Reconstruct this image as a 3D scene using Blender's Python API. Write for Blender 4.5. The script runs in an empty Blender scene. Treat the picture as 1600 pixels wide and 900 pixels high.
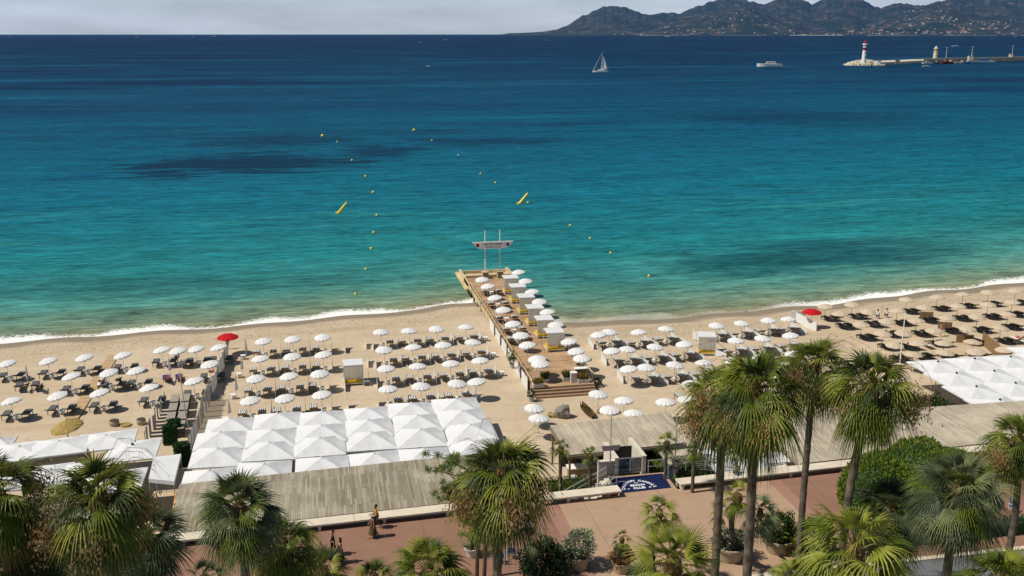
import bpy, bmesh, math, random
from math import sin, cos, pi, radians, tan, atan, atan2, sqrt, floor, exp, log10
from mathutils import Vector, Matrix, noise
random.seed(7)
S = bpy.context.scene
COL = S.collection
# ------------------------------------------------------------------ camera
FPX = 1560.0; CAMH = 35.0; PITCH = radians(14.3); YAW = radians(11.0)
cd = bpy.data.cameras.new('camera'); cam = bpy.data.objects.new('camera', cd); COL.objects.link(cam)
cam.location = (0, 0, CAMH); cam.rotation_euler = (pi/2-PITCH, 0, -YAW)
cd.sensor_width = 36.0; cd.lens = 36.0*FPX/1600.0; cd.clip_start = 0.5; cd.clip_end = 120000
S.camera = cam
# ------------------------------------------------------------------ sky, sun, exposure
SUN_EL = radians(53); SUN_DIR_AZ = radians(4)      # direction in which shadows fall, from +x
w = bpy.data.worlds.new('World'); S.world = w; w.use_nodes = True
wn = w.node_tree.nodes; wl = w.node_tree.links; wn.clear()
out = wn.new('ShaderNodeOutputWorld'); bg = wn.new('ShaderNodeBackground'); bg.inputs['Strength'].default_value = 0.06
sky = wn.new('ShaderNodeTexSky'); sky.sky_type = 'NISHITA'; sky.sun_disc = False
sky.sun_elevation = SUN_EL; sky.sun_rotation = radians(270)+SUN_DIR_AZ*-1*-1
sky.altitude = 40; sky.air_density = 1.0; sky.dust_density = 0.7; sky.ozone_density = 2.0
tc = wn.new('ShaderNodeTexCoord'); mp = wn.new('ShaderNodeMapping'); mp.inputs['Scale'].default_value = (1.6, 1.6, 11)
nz = wn.new('ShaderNodeTexNoise'); nz.inputs['Scale'].default_value = 2.2; nz.inputs['Detail'].default_value = 6; nz.inputs['Roughness'].default_value = .55
cr = wn.new('ShaderNodeValToRGB'); cr.color_ramp.elements[0].position = .22; cr.color_ramp.elements[1].position = .66; cr.color_ramp.elements[0].color = (.25, .25, .25, 1)
mx = wn.new('ShaderNodeMix'); mx.data_type = 'RGBA'; mx.inputs['B'].default_value = (16.0, 17.2, 18.2, 1)
mm = wn.new('ShaderNodeMath'); mm.operation = 'MULTIPLY'; mm.inputs[1].default_value = .8
wl.new(tc.outputs['Generated'], mp.inputs[0]); wl.new(mp.outputs[0], nz.inputs['Vector']); wl.new(nz.outputs['Fac'], cr.inputs[0])
sx = wn.new('ShaderNodeSeparateXYZ'); wl.new(tc.outputs['Generated'], sx.inputs[0])
low = wn.new('ShaderNodeMapRange'); low.inputs[1].default_value = .14; low.inputs[2].default_value = .07; wl.new(sx.outputs[2], low.inputs[0])
m2 = wn.new('ShaderNodeMath'); m2.operation = 'MULTIPLY'; wl.new(cr.outputs[0], mm.inputs[0]); wl.new(mm.outputs[0], m2.inputs[0]); wl.new(low.outputs[0], m2.inputs[1]); wl.new(m2.outputs[0], mx.inputs['Factor'])
tint = wn.new('ShaderNodeMix'); tint.data_type = 'RGBA'; tint.blend_type = 'MULTIPLY'; tint.inputs['Factor'].default_value = 1
tint.inputs['B'].default_value = (.95, 1.0, 1.0, 1)
wl.new(sky.outputs[0], tint.inputs['A'])
wl.new(tint.outputs['Result'], mx.inputs['A']); wl.new(mx.outputs['Result'], bg.inputs[0]); wl.new(bg.outputs[0], out.inputs[0])
ld = bpy.data.lights.new('sun', 'SUN'); ld.energy = 4.7; ld.angle = radians(.53); ld.color = (1, .94, .83)
sun = bpy.data.objects.new('sun', ld); COL.objects.link(sun)
dv = Vector((cos(SUN_DIR_AZ)*cos(SUN_EL), sin(SUN_DIR_AZ)*cos(SUN_EL), -sin(SUN_EL)))
sun.rotation_euler = dv.to_track_quat('-Z', 'Y').to_euler(); sun.location = (-40, 20, 80)
S.view_settings.view_transform = 'Standard'; S.view_settings.look = 'None'
S.view_settings.exposure = 0.0; S.view_settings.gamma = 1.0; S.view_settings.use_curve_mapping = False
S.cycles.max_bounces = 5; S.cycles.diffuse_bounces = 2; S.cycles.transparent_max_bounces = 8
S.cycles.volume_bounces = 0

# ------------------------------------------------------------------ helpers
_R = Vector((cos(YAW), -sin(YAW), 0)); _F = Vector((sin(YAW)*cos(PITCH), cos(YAW)*cos(PITCH), -sin(PITCH))); _U = _R.cross(_F)
CAM = Vector((0, 0, CAMH))
def ray(px, py): return _F + _R*((px-800)/FPX) - _U*((py-450)/FPX)
def P(px, py, z=1.0):
    d = ray(px, py); t = (z-CAMH)/d.z
    return CAM + d*t
def PD(px, py, depth): return CAM + ray(px, py)*depth

def tag(o, label=None, cat=None, group=None, kind=None):
    if label: o['label'] = label
    if cat: o['category'] = cat
    if group: o['group'] = group
    if kind: o['kind'] = kind
    return o
def empty(name, loc=(0, 0, 0), rz=0):
    o = bpy.data.objects.new(name, None); COL.objects.link(o); o.location = loc; o.rotation_euler = (0, 0, rz); o.empty_display_size = .2
    return o
def thing(name, label, cat, loc=(0, 0, 0), rz=0, group=None):
    return tag(empty(name, loc, rz), label, cat, group)
def copy_tree(o, parent=None):
    c = o.copy(); COL.objects.link(c)
    if parent: c.parent = parent
    for ch in o.children: copy_tree(ch, c)
    return c

class MB:
    def __init__(s): s.v = []; s.f = []; s.m = []; s.mi = 0; s.T = None
    def pt(s, p):
        p = Vector(p)
        if s.T: p = s.T @ p
        s.v.append((p.x, p.y, p.z)); return len(s.v)-1
    def face(s, ids): s.f.append(tuple(ids)); s.m.append(s.mi)
    def poly(s, pts): s.face([s.pt(p) for p in pts])
    def box(s, c, d, rz=0, top=1.0):
        cx, cy, cz = c; dx, dy, dz = d[0]/2, d[1]/2, d[2]/2; ca, sa = cos(rz), sin(rz)
        ids = []
        for z in (-1, 1):
            k = top if z > 0 else 1
            for x, y in ((-1, -1), (1, -1), (1, 1), (-1, 1)):
                X, Y = x*dx*k, y*dy*k
                ids.append(s.pt((cx+X*ca-Y*sa, cy+X*sa+Y*ca, cz+z*dz)))
        a = ids
        for q in ((3, 2, 1, 0), (4, 5, 6, 7), (0, 1, 5, 4), (1, 2, 6, 5), (2, 3, 7, 6), (3, 0, 4, 7)): s.face([a[i] for i in q])
    def tube(s, pts, rads, n=6, cap=True):
        pts = [Vector(p) for p in pts]
        if not hasattr(rads, '__len__'): rads = [rads]*len(pts)
        prev = None
        for i, p in enumerate(pts):
            d = (pts[min(i+1, len(pts)-1)]-pts[max(i-1, 0)]).normalized()
            ref = Vector((0, 0, 1)) if abs(d.z) < .9 else Vector((1, 0, 0))
            a = d.cross(ref).normalized(); b = a.cross(d)
            ring = [s.pt(p+(a*cos(2*pi*k/n)+b*sin(2*pi*k/n))*rads[i]) for k in range(n)]
            if prev:
                for k in range(n): s.face([prev[k], prev[(k+1) % n], ring[(k+1) % n], ring[k]])
            elif cap: s.face(ring[::-1])
            prev = ring
        if cap: s.face(prev)
    def lathe(s, c, prof, n=16):
        c = Vector(c); prev = None
        for r, z in prof:
            if r < 1e-5: ring = [s.pt(c+Vector((0, 0, z)))]
            else: ring = [s.pt(c+Vector((r*cos(2*pi*k/n), r*sin(2*pi*k/n), z))) for k in range(n)]
            if prev:
                for k in range(n):
                    q = [prev[k % len(prev)], prev[(k+1) % len(prev)], ring[(k+1) % len(ring)], ring[k % len(ring)]]
                    q2 = []
                    for i in q:
                        if i not in q2: q2.append(i)
                    if len(q2) > 2: s.face(q2)
            prev = ring
    def prism(s, poly, z0, z1):
        n = len(poly); b = [s.pt((p[0], p[1], z0)) for p in poly]; t = [s.pt((p[0], p[1], z1)) for p in poly]
        s.face(t); s.face(b[::-1])
        for i in range(n): s.face([b[i], b[(i+1) % n], t[(i+1) % n], t[i]])
    def sheet(s, poly, z): s.face([s.pt((p[0], p[1], z)) for p in poly])
    def mesh(s, name, mats, smooth=False):
        me = bpy.data.meshes.new(name); me.from_pydata(s.v, [], s.f)
        if not isinstance(mats, (list, tuple)): mats = [mats]
        for m in mats: me.materials.append(m)
        me.polygons.foreach_set('material_index', s.m)
        if smooth: me.polygons.foreach_set('use_smooth', [True]*len(s.f))
        me.update(); return me
    def build(s, name, mats, parent=None, smooth=False, loc=(0, 0, 0)):
        o = bpy.data.objects.new(name, s.mesh(name, mats, smooth)); COL.objects.link(o); o.location = loc
        if parent: o.parent = parent
        return o

# ------------------------------------------------------------------ materials
class NT:
    def __init__(s, name):
        s.mat = bpy.data.materials.new(name); s.mat.use_nodes = True; s.n = s.mat.node_tree.nodes; s.l = s.mat.node_tree.links
        s.b = s.n['Principled BSDF']; s.out = s.n['Material Output']
    def node(s, t, **kw):
        n = s.n.new(t)
        for k, v in kw.items():
            if hasattr(n, k): setattr(n, k, v)
            else: n.inputs[k].default_value = v
        return n
    def link(s, a, b): s.l.new(a, b)
    def coord(s, kind='Object', scale=(1, 1, 1), rot=(0, 0, 0), loc=(0, 0, 0)):
        if kind == 'World': o = s.node('ShaderNodeNewGeometry').outputs['Position']
        else: o = s.node('ShaderNodeTexCoord').outputs[kind]
        m = s.node('ShaderNodeMapping'); m.inputs['Scale'].default_value = scale; m.inputs['Rotation'].default_value = rot; m.inputs['Location'].default_value = loc
        s.link(o, m.inputs[0]); return m.outputs[0]
    def noise(s, vec, scale=5, detail=4, rough=.5):
        n = s.node('ShaderNodeTexNoise'); n.inputs['Scale'].default_value = scale; n.inputs['Detail'].default_value = detail; n.inputs['Roughness'].default_value = rough
        if vec: s.link(vec, n.inputs['Vector'])
        return n.outputs['Fac']
    def ramp(s, fac, stops, interp='LINEAR'):
        r = s.node('ShaderNodeValToRGB'); e = r.color_ramp.elements; r.color_ramp.interpolation = interp
        while len(e) < len(stops): e.new(.5)
        for i, (p, c) in enumerate(stops): e[i].position = p; e[i].color = (*c[:3], 1) if hasattr(c, '__len__') else (c, c, c, 1)
        s.link(fac, r.inputs[0]); return r.outputs[0]
    def mix(s, fac, a, b, mode='MIX'):
        m = s.node('ShaderNodeMix'); m.data_type = 'RGBA'; m.blend_type = mode
        for k, v in (('Factor', fac), ('A', a), ('B', b)):
            if isinstance(v, bpy.types.NodeSocket): s.link(v, m.inputs[k])
            elif hasattr(v, '__len__'): m.inputs[k].default_value = (*v[:3], 1)
            else: m.inputs[k].default_value = v
        return m.outputs['Result']
    def math(s, op, a, b=0, c=None, clamp=False):
        m = s.node('ShaderNodeMath'); m.operation = op; m.use_clamp = clamp
        for i, v in enumerate((a, b) if c is None else (a, b, c)):
            if isinstance(v, bpy.types.NodeSocket): s.link(v, m.inputs[i])
            else: m.inputs[i].default_value = v
        return m.outputs[0]
    def maprange(s, v, a, b, c=0, d=1, smooth=True):
        m = s.node('ShaderNodeMapRange'); m.interpolation_type = 'SMOOTHSTEP' if smooth else 'LINEAR'
        s.link(v, m.inputs[0])
        for i, x in enumerate((a, b, c, d)): m.inputs[i+1].default_value = x
        return m.outputs[0]
    def bump(s, h, strength=.3, dist=.02):
        b = s.node('ShaderNodeBump'); b.inputs['Strength'].default_value = strength; b.inputs['Distance'].default_value = dist
        s.link(h, b.inputs['Height']); s.link(b.outputs[0], s.b.inputs['Normal']); return b.outputs[0]
    def col(s, c):
        if isinstance(c, bpy.types.NodeSocket): s.link(c, s.b.inputs['Base Color'])
        else: s.b.inputs['Base Color'].default_value = (*c[:3], 1)
    def spec(s, rough=.6, sp=.3, metal=0):
        s.b.inputs['Roughness'].default_value = rough; s.b.inputs['Specular IOR Level'].default_value = sp; s.b.inputs['Metallic'].default_value = metal

def plain(name, c, rough=.6, sp=.3, var=.12, scale=3, metal=0, bump=0, transl=0):
    t = NT(name); v = t.coord('Object'); n = t.noise(v, scale, 5, .6)
    a = tuple(x*(1-var) for x in c); b = tuple(min(1, x*(1+var)) for x in c)
    colr = t.ramp(n, [(.3, a), (.7, b)]); t.col(colr); t.spec(rough, sp, metal)
    if bump: t.bump(t.noise(v, scale*6, 4), bump, .01)
    if transl:
        tr = t.node('ShaderNodeBsdfTranslucent'); t.link(colr, tr.inputs[0]); ms = t.node('ShaderNodeMixShader'); ms.inputs[0].default_value = transl
        t.link(t.b.outputs[0], ms.inputs[1]); t.link(tr.outputs[0], ms.inputs[2]); t.link(ms.outputs[0], t.out.inputs['Surface'])
    return t.mat

def planks(name, c1, c2, c3, width=.14, length=2.6, along='y', rough=.75, coord='World'):
    t = NT(name); rot = (0, 0, pi/2) if along == 'y' else (0, 0, 0)
    v = t.coord(coord, rot=rot)
    b = t.node('ShaderNodeTexBrick'); t.link(v, b.inputs['Vector'])
    b.inputs['Scale'].default_value = 1; b.inputs['Brick Width'].default_value = length; b.inputs['Row Height'].default_value = width
    b.inputs['Mortar Size'].default_value = .006; b.inputs['Mortar Smooth'].default_value = .3; b.inputs['Bias'].default_value = 0
    b.inputs['Color1'].default_value = (0, 0, 0, 1); b.inputs['Color2'].default_value = (1, 1, 1, 1); b.inputs['Mortar'].default_value = (.5, .5, .5, 1); b.offset = .37; b.offset_frequency = 3
    g = t.noise(t.coord(coord, scale=(1, 12, 1) if along == 'x' else (12, 1, 1)), 2.5, 6, .7)
    big = t.noise(t.coord(coord), .35, 3, .6)
    c = t.ramp(b.outputs['Color'], [(0, c1), (.5, c2), (1, c3)])
    c = t.mix(t.maprange(g, .3, .75, 0, .6), c, tuple(x*.6 for x in c2))
    c = t.mix(t.maprange(big, .4, .7, 0, .35), c, tuple(min(1, x*1.35) for x in c3))
    c = t.mix(b.outputs['Fac'], c, tuple(x*.25 for x in c1))
    t.col(c); t.spec(rough, .25); t.bump(t.math('SUBTRACT', g, b.outputs['Fac']), .4, .01)
    return t.mat

M = {}
M['white_cloth'] = plain('white_cloth', (.75, .745, .735), .85, .15, .03, 1.2, transl=.18)
M['thin_cloth'] = plain('thin_white_curtain', (.88, .87, .84), .85, .1, .03, 1.2, transl=.75)
M['shade_cloth'] = plain('heavy_white_canvas', (.70, .70, .70), .85, .15, .06, .9, bump=.5, transl=.12)
M['white_metal'] = plain('white_metal', (.74, .73, .70), .45, .4, .05)
M['grey_metal'] = plain('grey_metal', (.38, .38, .38), .4, .5, .1, metal=.4)
M['galv'] = plain('galvanised_steel', (.50, .49, .47), .45, .5, .1, metal=.5)
M['dark_metal'] = plain('dark_metal', (.06, .058, .055), .5, .4, .1)
M['dark_frame'] = plain('dark_wicker', (.06, .05, .04), .7, .3, .2)
M['grey_mattress'] = plain('grey_mattress', (.105, .105, .11), .9, .1, .15)
M['brown_mattress'] = plain('dark_brown_mattress', (.085, .066, .050), .9, .1, .2)
M['white_towel'] = plain('white_towel', (.75, .73, .70), .95, .05, .06)
M['beige_cloth'] = plain('beige_cloth', (.60, .50, .37), .9, .1, .08, transl=.25)
M['red_cloth'] = plain('red_cloth', (.50, .008, .014), .8, .2, .08, transl=.12)
M['yellow_cushion'] = plain('yellow_cushion', (.62, .42, .02), .9, .1, .08)
M['yellow_buoy'] = plain('yellow_plastic', (.75, .55, .02), .4, .4, .05)
M['screen_cloth'] = plain('grey_white_screen', (.55, .53, .50), .9, .1, .1, transl=.2)
M['taupe_board'] = plain('taupe_board', (.30, .27, .22), .8, .2, .15, 6)
M['khaki_wood'] = plain('wooden_leg', (.26, .19, .11), .8, .2, .2)
M['blue_mattress'] = plain('blue_mattress', (.03, .03, .20), .8, .2, .1)
M['brown_net'] = plain('brown_panel', (.24, .155, .075), .9, .1, .15)
M['stone'] = plain('pale_stone', (.62, .54, .42), .8, .25, .1, 1.4, bump=.2)
M['stone_dark'] = plain('stone_support', (.30, .25, .20), .85, .2, .15)
M['render_wall'] = plain('rendered_wall', (.60, .54, .44), .85, .2, .08, 1.5)
M['terracotta'] = plain('sandy_terracotta', (.36, .28, .18), .8, .2, .1, 3, bump=.2)
M['planter_grey'] = plain('pale_planter', (.50, .45, .40), .8, .2, .1)
M['soil'] = plain('soil', (.05, .035, .022), .95, .1, .2)
M['thatch'] = plain('thatch', (.33, .24, .085), .95, .05, .35, 9, bump=.6)
M['wicker'] = plain('pale_wicker', (.36, .30, .21), .9, .1, .25, 9, bump=.5)
M['green_box'] = plain('green_hedge_foliage', (.018, .062, .012), .8, .2, .5, 8)
M['orange'] = plain('orange_plastic', (.60, .22, .03), .6, .3, .08)
M['rock'] = plain('rock', (.24, .22, .18), .95, .1, .3, 2, bump=.8)
M['blue_paint'] = plain('blue_paint', (.02, .14, .42), .5, .4, .08)
M['black'] = plain('black', (.015, .015, .016), .6, .3, .1)
M['banner'] = plain('mauve_grey_banner', (.30, .26, .25), .7, .2, .08)
M['sign_board'] = plain('pinkish_white_board', (.86, .81, .79), .6, .3, .05)
M['red_ink'] = plain('red_ink', (.50, .03, .03), .7, .2, .05)
M['navy_ink'] = plain('navy_ink', (.03, .05, .14), .7, .2, .05)
M['white_ink'] = plain('white_paint', (.80, .80, .80), .8, .2, .02)
M['navy_mat'] = plain('navy_carpet', (.012, .018, .062), .95, .05, .12, 6)
M['skin'] = plain('skin', (.42, .23, .15), .6, .3, .05)
M['skin_dark'] = plain('dark_skin', (.16, .08, .05), .6, .3, .05)
M['hair'] = plain('dark_hair', (.02, .014, .01), .6, .3, .1)
M['hair_blond'] = plain('blond_hair', (.38, .26, .13), .6, .3, .1)
M['orange_shirt'] = plain('orange_shirt', (.62, .25, .02), .9, .1, .15, 12)
M['red_bag'] = plain('red_fabric', (.65, .03, .045), .8, .2, .1)
M['khaki_dress'] = plain('brown_patterned_dress', (.085, .060, .030), .9, .1, .5, 14)
M['black_dress'] = plain('black_clothes', (.012, .012, .014), .9, .1, .2)
M['pink_top'] = plain('pink_top', (.5, .1, .12), .9, .1, .1)
M['trunk'] = plain('palm_trunk', (.12, .095, .07), .95, .1, .55, 3.2, bump=1.0)
M['trunk_fibre'] = plain('palm_fibre', (.12, .075, .035), .95, .05, .4, 9, bump=.8)
M['bark'] = plain('pine_bark', (.10, .065, .045), .95, .1, .35, 5, bump=.8)
M['straw'] = plain('dry_frond', (.27, .165, .065), .9, .1, .35, 6, transl=.2)
M['flower'] = plain('dry_flower_spray', (.36, .25, .13), .95, .05, .3, 8, transl=.2)
M['stalk'] = plain('flower_stalk', (.12, .075, .035), .8, .2, .25, 6)
def leafmat(name, c, v=.35, rough=.5, transl=.2): return plain(name, c, rough, .28, v, 1.7, transl=transl)
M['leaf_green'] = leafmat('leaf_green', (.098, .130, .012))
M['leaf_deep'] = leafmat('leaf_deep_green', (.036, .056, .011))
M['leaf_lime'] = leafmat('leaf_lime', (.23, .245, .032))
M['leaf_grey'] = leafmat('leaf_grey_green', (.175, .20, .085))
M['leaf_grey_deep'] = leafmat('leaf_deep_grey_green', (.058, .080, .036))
M['petiole'] = leafmat('petiole_green', (.17, .17, .04), .2)
M['pine_leaf'] = leafmat('pine_needles', (.030, .075, .016), .4, .6, .1)
M['hedge_leaf'] = leafmat('clipped_needle_foliage', (.17, .23, .022), .45, .6, .15)
M['silver_leaf'] = leafmat('silver_shrub_leaf', (.30, .33, .23), .25, .6, .15)
M['red_leaf'] = leafmat('reddish_shrub_leaf', (.24, .085, .035), .35, .6, .15)
M['dark_leaf'] = leafmat('dark_glossy_leaf', (.016, .040, .014), .4, .35, .1)

def striped():
    t = NT('black_and_white_stripes'); v = t.coord('Object')
    sx = t.node('ShaderNodeSeparateXYZ'); t.link(v, sx.inputs[0])
    k = t.math('FRACT', t.math('MULTIPLY', sx.outputs[0], 1/.16))
    t.col(t.mix(t.math('GREATER_THAN', k, .5), (.78, .76, .72), (.022, .022, .025))); t.spec(.9, .1); return t.mat
M['stripes'] = striped()
M['roof_planks'] = planks('weathered_grey_planks', (.21, .175, .12), (.31, .265, .19), (.43, .38, .29), .15, 2.4, 'y')
M['roof_planks_pale'] = planks('pale_weathered_planks', (.36, .295, .21), (.46, .39, .285), (.56, .49, .38), .15, 2.4, 'y')
M['deck_planks'] = planks('brown_deck_planks', (.29, .165, .085), (.42, .26, .145), (.52, .35, .21), .14, 3.1, 'x')
M['light_timber'] = planks('light_timber', (.50, .38, .20), (.58, .45, .25), (.64, .52, .32), .22, 3.0, 'x')
M['step_timber'] = plain('step_timber', (.28, .18, .11), .8, .2, .2, 4)

# ------------------------------------------------------------------ ground shape
SH = [(-600, 112), (-150, 118), (-60, 120.5), (-37.5, 120.9), (-28, 121.2), (-14, 122.5), (4, 124.4), (12, 126), (17, 128.2), (20, 128.4), (23, 123), (26.5, 117.4), (29, 116.2), (39, 115.7), (52, 116.7), (64, 117.8), (77, 120.5), (88, 122), (100, 124.3), (150, 133), (300, 155), (700, 200)]
def yshore(x):
    for (a, b), (c, d) in zip(SH, SH[1:]):
        if a <= x <= c:
            t = (x-a)/(c-a); return b+(d-b)*(t*t*(3-2*t)*.5+t*.5) + .35*sin(x*.55)+.25*sin(x*.23+1)
    return SH[-1][1] if x > 0 else SH[0][1]
def ground_z(x, y):
    d = yshore(x)-y
    if d < 0: return max(-4, d*.05)
    z = min(1.0, d*.075)
    return z + .05*noise.noise(Vector((x*.25, y*.25, 0)))*min(1, d/6)

def grid(name, xs, ys, zf, mat, smooth=True, attr=None):
    v = [(x, y, zf(x, y)) for y in ys for x in xs]; nx = len(xs)
    f = [(j*nx+i, j*nx+i+1, (j+1)*nx+i+1, (j+1)*nx+i) for j in range(len(ys)-1) for i in range(nx-1)]
    me = bpy.data.meshes.new(name); me.from_pydata(v, [], f); me.materials.append(mat)
    me.polygons.foreach_set('use_smooth', [smooth]*len(f))
    if attr:
        a = me.attributes.new(attr[0], 'FLOAT', 'POINT'); a.data.foreach_set('value', [attr[1](*p) for p in v])
    o = bpy.data.objects.new(name, me); COL.objects.link(o); return o
def frange(a, b, s):
    r = []; x = a
    while x < b-1e-6: r.append(x); x += s
    r.append(b); return r

# sand
t = NT('beach_sand'); v = t.coord('World')
n1 = t.noise(v, .18, 5, .6); n2 = t.noise(v, 1.3, 5, .6); n3 = t.noise(v, 6, 6, .7)
c = t.ramp(n1, [(.3, (.47, .37, .25)), (.7, (.56, .455, .325))])
c = t.mix(t.maprange(n2, .45, .7, 0, .4), c, (.40, .30, .195))
rk = t.noise(t.coord('World', (.05, .5, 1), rot=(0, 0, radians(7))), 1.0, 5, .6)
c = t.mix(t.maprange(rk, .50, .68, 0, .5), c, (.43, .315, .20))
c = t.mix(t.maprange(n3, .5, .75, 0, .3), c, (.60, .49, .34))
sp = t.node('ShaderNodeSeparateXYZ'); t.link(v, sp.inputs[0])
at = t.node('ShaderNodeAttribute'); at.attribute_name = 'inland'
inl = t.math('ADD', at.outputs['Fac'], t.math('MULTIPLY', t.math('SUBTRACT', t.noise(t.coord('World', (.25, .6, 1)), .8, 4), .5), 3.0))
# trodden, slightly darker orange strip above the wash
tread = t.math('MULTIPLY', t.maprange(inl, 2.5, 4), t.maprange(inl, 11, 7))
foot = t.noise(t.coord('World', (1, .7, 1)), 2.6, 5, .7)
c = t.mix(t.math('MULTIPLY', tread, t.maprange(foot, .48, .66, 0, .75)), c, (.27, .185, .10))
wet = t.maprange(inl, 3.6, 1.8)
c = t.mix(wet, c, (.245, .195, .14))
t.col(c); t.spec(.95, .15)
hh = t.math('ADD', t.math('MULTIPLY', foot, t.math('ADD', tread, .25)), t.math('MULTIPLY', n3, .3))
t.bump(hh, .8, .12)
beach = grid('beach_sand', frange(-300, -50, 10)[:-1]+frange(-50, 110, 1.0)[:-1]+frange(110, 500, 15), frange(56, 100, 2)[:-1]+frange(100, 135, .7)[:-1]+frange(135, 260, 5), ground_z, t.mat, True, ('inland', lambda x, y, z: yshore(x)-y))
tag(beach, kind='structure')

# sea
def sea_mat():
    t = NT('sea_water'); at = t.node('ShaderNodeAttribute'); at.attribute_name = 'offshore'; d = at.outputs['Fac']
    g = t.node('ShaderNodeNewGeometry').outputs['Position']
    vfar = t.coord('World', (.0028, .011, 1)); vmid = t.coord('World', (.012, .045, 1), rot=(0, 0, radians(4))); vnear = t.coord('World', (.05, .16, 1), rot=(0, 0, radians(-6)))
    nf = t.noise(vfar, 1, 6, .62); nm = t.noise(vmid, 1, 6, .6); nn = t.noise(vnear, 1, 6, .65)
    lg = t.math('LOGARITHM', t.math('MAXIMUM', t.math('MULTIPLY', d, 1.0), 1.0), 10)
    lg = t.math('ADD', lg, t.math('MULTIPLY', t.math('SUBTRACT', nm, .5), .30))
    f = t.math('DIVIDE', lg, 4.0)
    L = lambda *c: tuple(((x/255+.055)/1.055)**2.4 if x > 10 else x/255/12.92 for x in c)
    c = t.ramp(f, [(0, L(132, 126, 92)), (.20, L(108, 134, 112)), (.30, L(72, 134, 124)), (.40, L(30, 118, 122)), (.50, L(14, 99, 118)), (.58, L(9, 82, 108)), (.65, L(8, 67, 98)), (.72, L(8, 56, 86)), (.80, L(8, 44, 74)), (1, L(8, 32, 60))])
    # sea-grass meadows: darker water over them
    def ell(px, py, rx, ry, soft=.35, rot=0):
        p = P(px, py, 0); m = t.node('ShaderNodeMapping'); m.vector_type = 'TEXTURE'
        m.inputs['Location'].default_value = (p.x, p.y, 0); m.inputs['Scale'].default_value = (rx, ry, 1e6); m.inputs['Rotation'].default_value = (0, 0, radians(rot))
        t.link(g, m.inputs[0]); ln = t.node('ShaderNodeVectorMath'); ln.operation = 'LENGTH'; t.link(m.outputs[0], ln.inputs[0])
        q = t.math('ADD', ln.outputs['Value'], t.math('MULTIPLY', t.math('SUBTRACT', nm, .5), 2.0))
        q = t.math('ADD', q, t.math('MULTIPLY', t.math('SUBTRACT', nn, .5), 3.0))
        return t.maprange(q, 1+soft, 1-soft)
    def px_r(px, py, wpx, hpx):
        a = P(px-wpx, py, 0); b = P(px+wpx, py, 0); c_ = P(px, py-hpx, 0); d_ = P(px, py+hpx, 0)
        return (b-a).length/2, (d_-c_).length/2
    for (px, py, wp, hp, st, cc, soft) in [(380, 254, 170, 15, .95, L(8, 44, 68), .35), (250, 270, 60, 10, .9, L(8, 44, 68), .4), (600, 238, 60, 10, .9, L(8, 50, 76), .4), (430, 220, 120, 9, .8, L(8, 54, 80), .5), (760, 220, 110, 7, .8, L(8, 52, 78), .5), (120, 278, 60, 5, .5, L(8, 66, 100), .5),
                                     (1180, 180, 170, 11, .45, L(7, 50, 76), .5), (1330, 185, 150, 10, .40, L(7, 50, 76), .5), (1290, 398, 200, 20, .85, L(20, 80, 88), .5), (1180, 415, 150, 12, .75, L(24, 86, 88), .5), (330, 440, 340, 16, .6, L(24, 84, 84), .6), (960, 455, 90, 12, .4, L(60, 100, 84), .6), (180, 488, 200, 6, .30, L(84, 100, 78), .6)]:
        rx, ry = px_r(px, py, wp, hp)
        c = t.mix(t.math('MULTIPLY', ell(px, py, rx, ry, soft), st), c, cc)
    nq = t.noise(t.coord('World', (.006, .034, 1), rot=(0, 0, radians(3)), loc=(3, 7, 0)), 1, 8, .68)
    zone = t.math('MULTIPLY', t.maprange(d, 110, 260), t.maprange(d, 2600, 900))
    c = t.mix(t.math('MULTIPLY', zone, t.maprange(nq, .53, .64, 0, .62)), c, L(8, 50, 76))
    c = t.mix(t.math('MULTIPLY', zone, t.maprange(nq, .45, .34, 0, .45)), c, L(14, 104, 122))
    nz_ = t.noise(t.coord('World', (.020, .085, 1), rot=(0, 0, radians(5)), loc=(9, 2, 0)), 1, 7, .66)
    z2 = t.math('MULTIPLY', t.maprange(d, 4, 22), t.maprange(d, 130, 60))
    c = t.mix(t.math('MULTIPLY', z2, t.maprange(nz_, .52, .66, 0, .38)), c, L(30, 84, 86))
    c = t.mix(t.math('MULTIPLY', z2, t.maprange(nz_, .46, .36, 0, .22)), c, L(60, 148, 132))
    far = t.maprange(d, 150, 600)
    c = t.mix(t.math('MULTIPLY', far, t.maprange(nf, .52, .66, 0, .5)), c, L(22, 90, 118))
    c = t.mix(t.math('MULTIPLY', far, t.maprange(nf, .48, .36, 0, .75)), c, L(8, 34, 66))
    # wind ripples in three sizes, as relief, with their light and dark also painted into the colour
    wv1 = t.noise(t.coord('World', (.55, 1.5, 1), rot=(0, 0, radians(-9))), 1.0, 5, .6)
    wv2 = t.noise(t.coord('World', (.09, .33, 1), rot=(0, 0, radians(-5))), 1.0, 5, .6)
    wv3 = t.noise(t.coord('World', (.02, .09, 1), rot=(0, 0, radians(-3))), 1.0, 5, .65)
    h = t.math('ADD', t.math('MULTIPLY', wv1, .35), t.math('ADD', t.math('MULTIPLY', wv2, 1.6), t.math('MULTIPLY', wv3, 5.0)))
    wv4 = t.noise(t.coord('World', (.22, .85, 1), rot=(0, 0, radians(-7))), 1.0, 6, .7)
    rip_shade = t.math('ADD', t.math('ADD', t.math('MULTIPLY', t.math('SUBTRACT', wv2, .5), 1.15), t.math('MULTIPLY', t.math('SUBTRACT', wv4, .5), 1.9)), t.math('ADD', t.math('MULTIPLY', t.math('SUBTRACT', wv1, .5), 1.1), t.math('MULTIPLY', t.math('SUBTRACT', wv3, .5), .75)))
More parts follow.
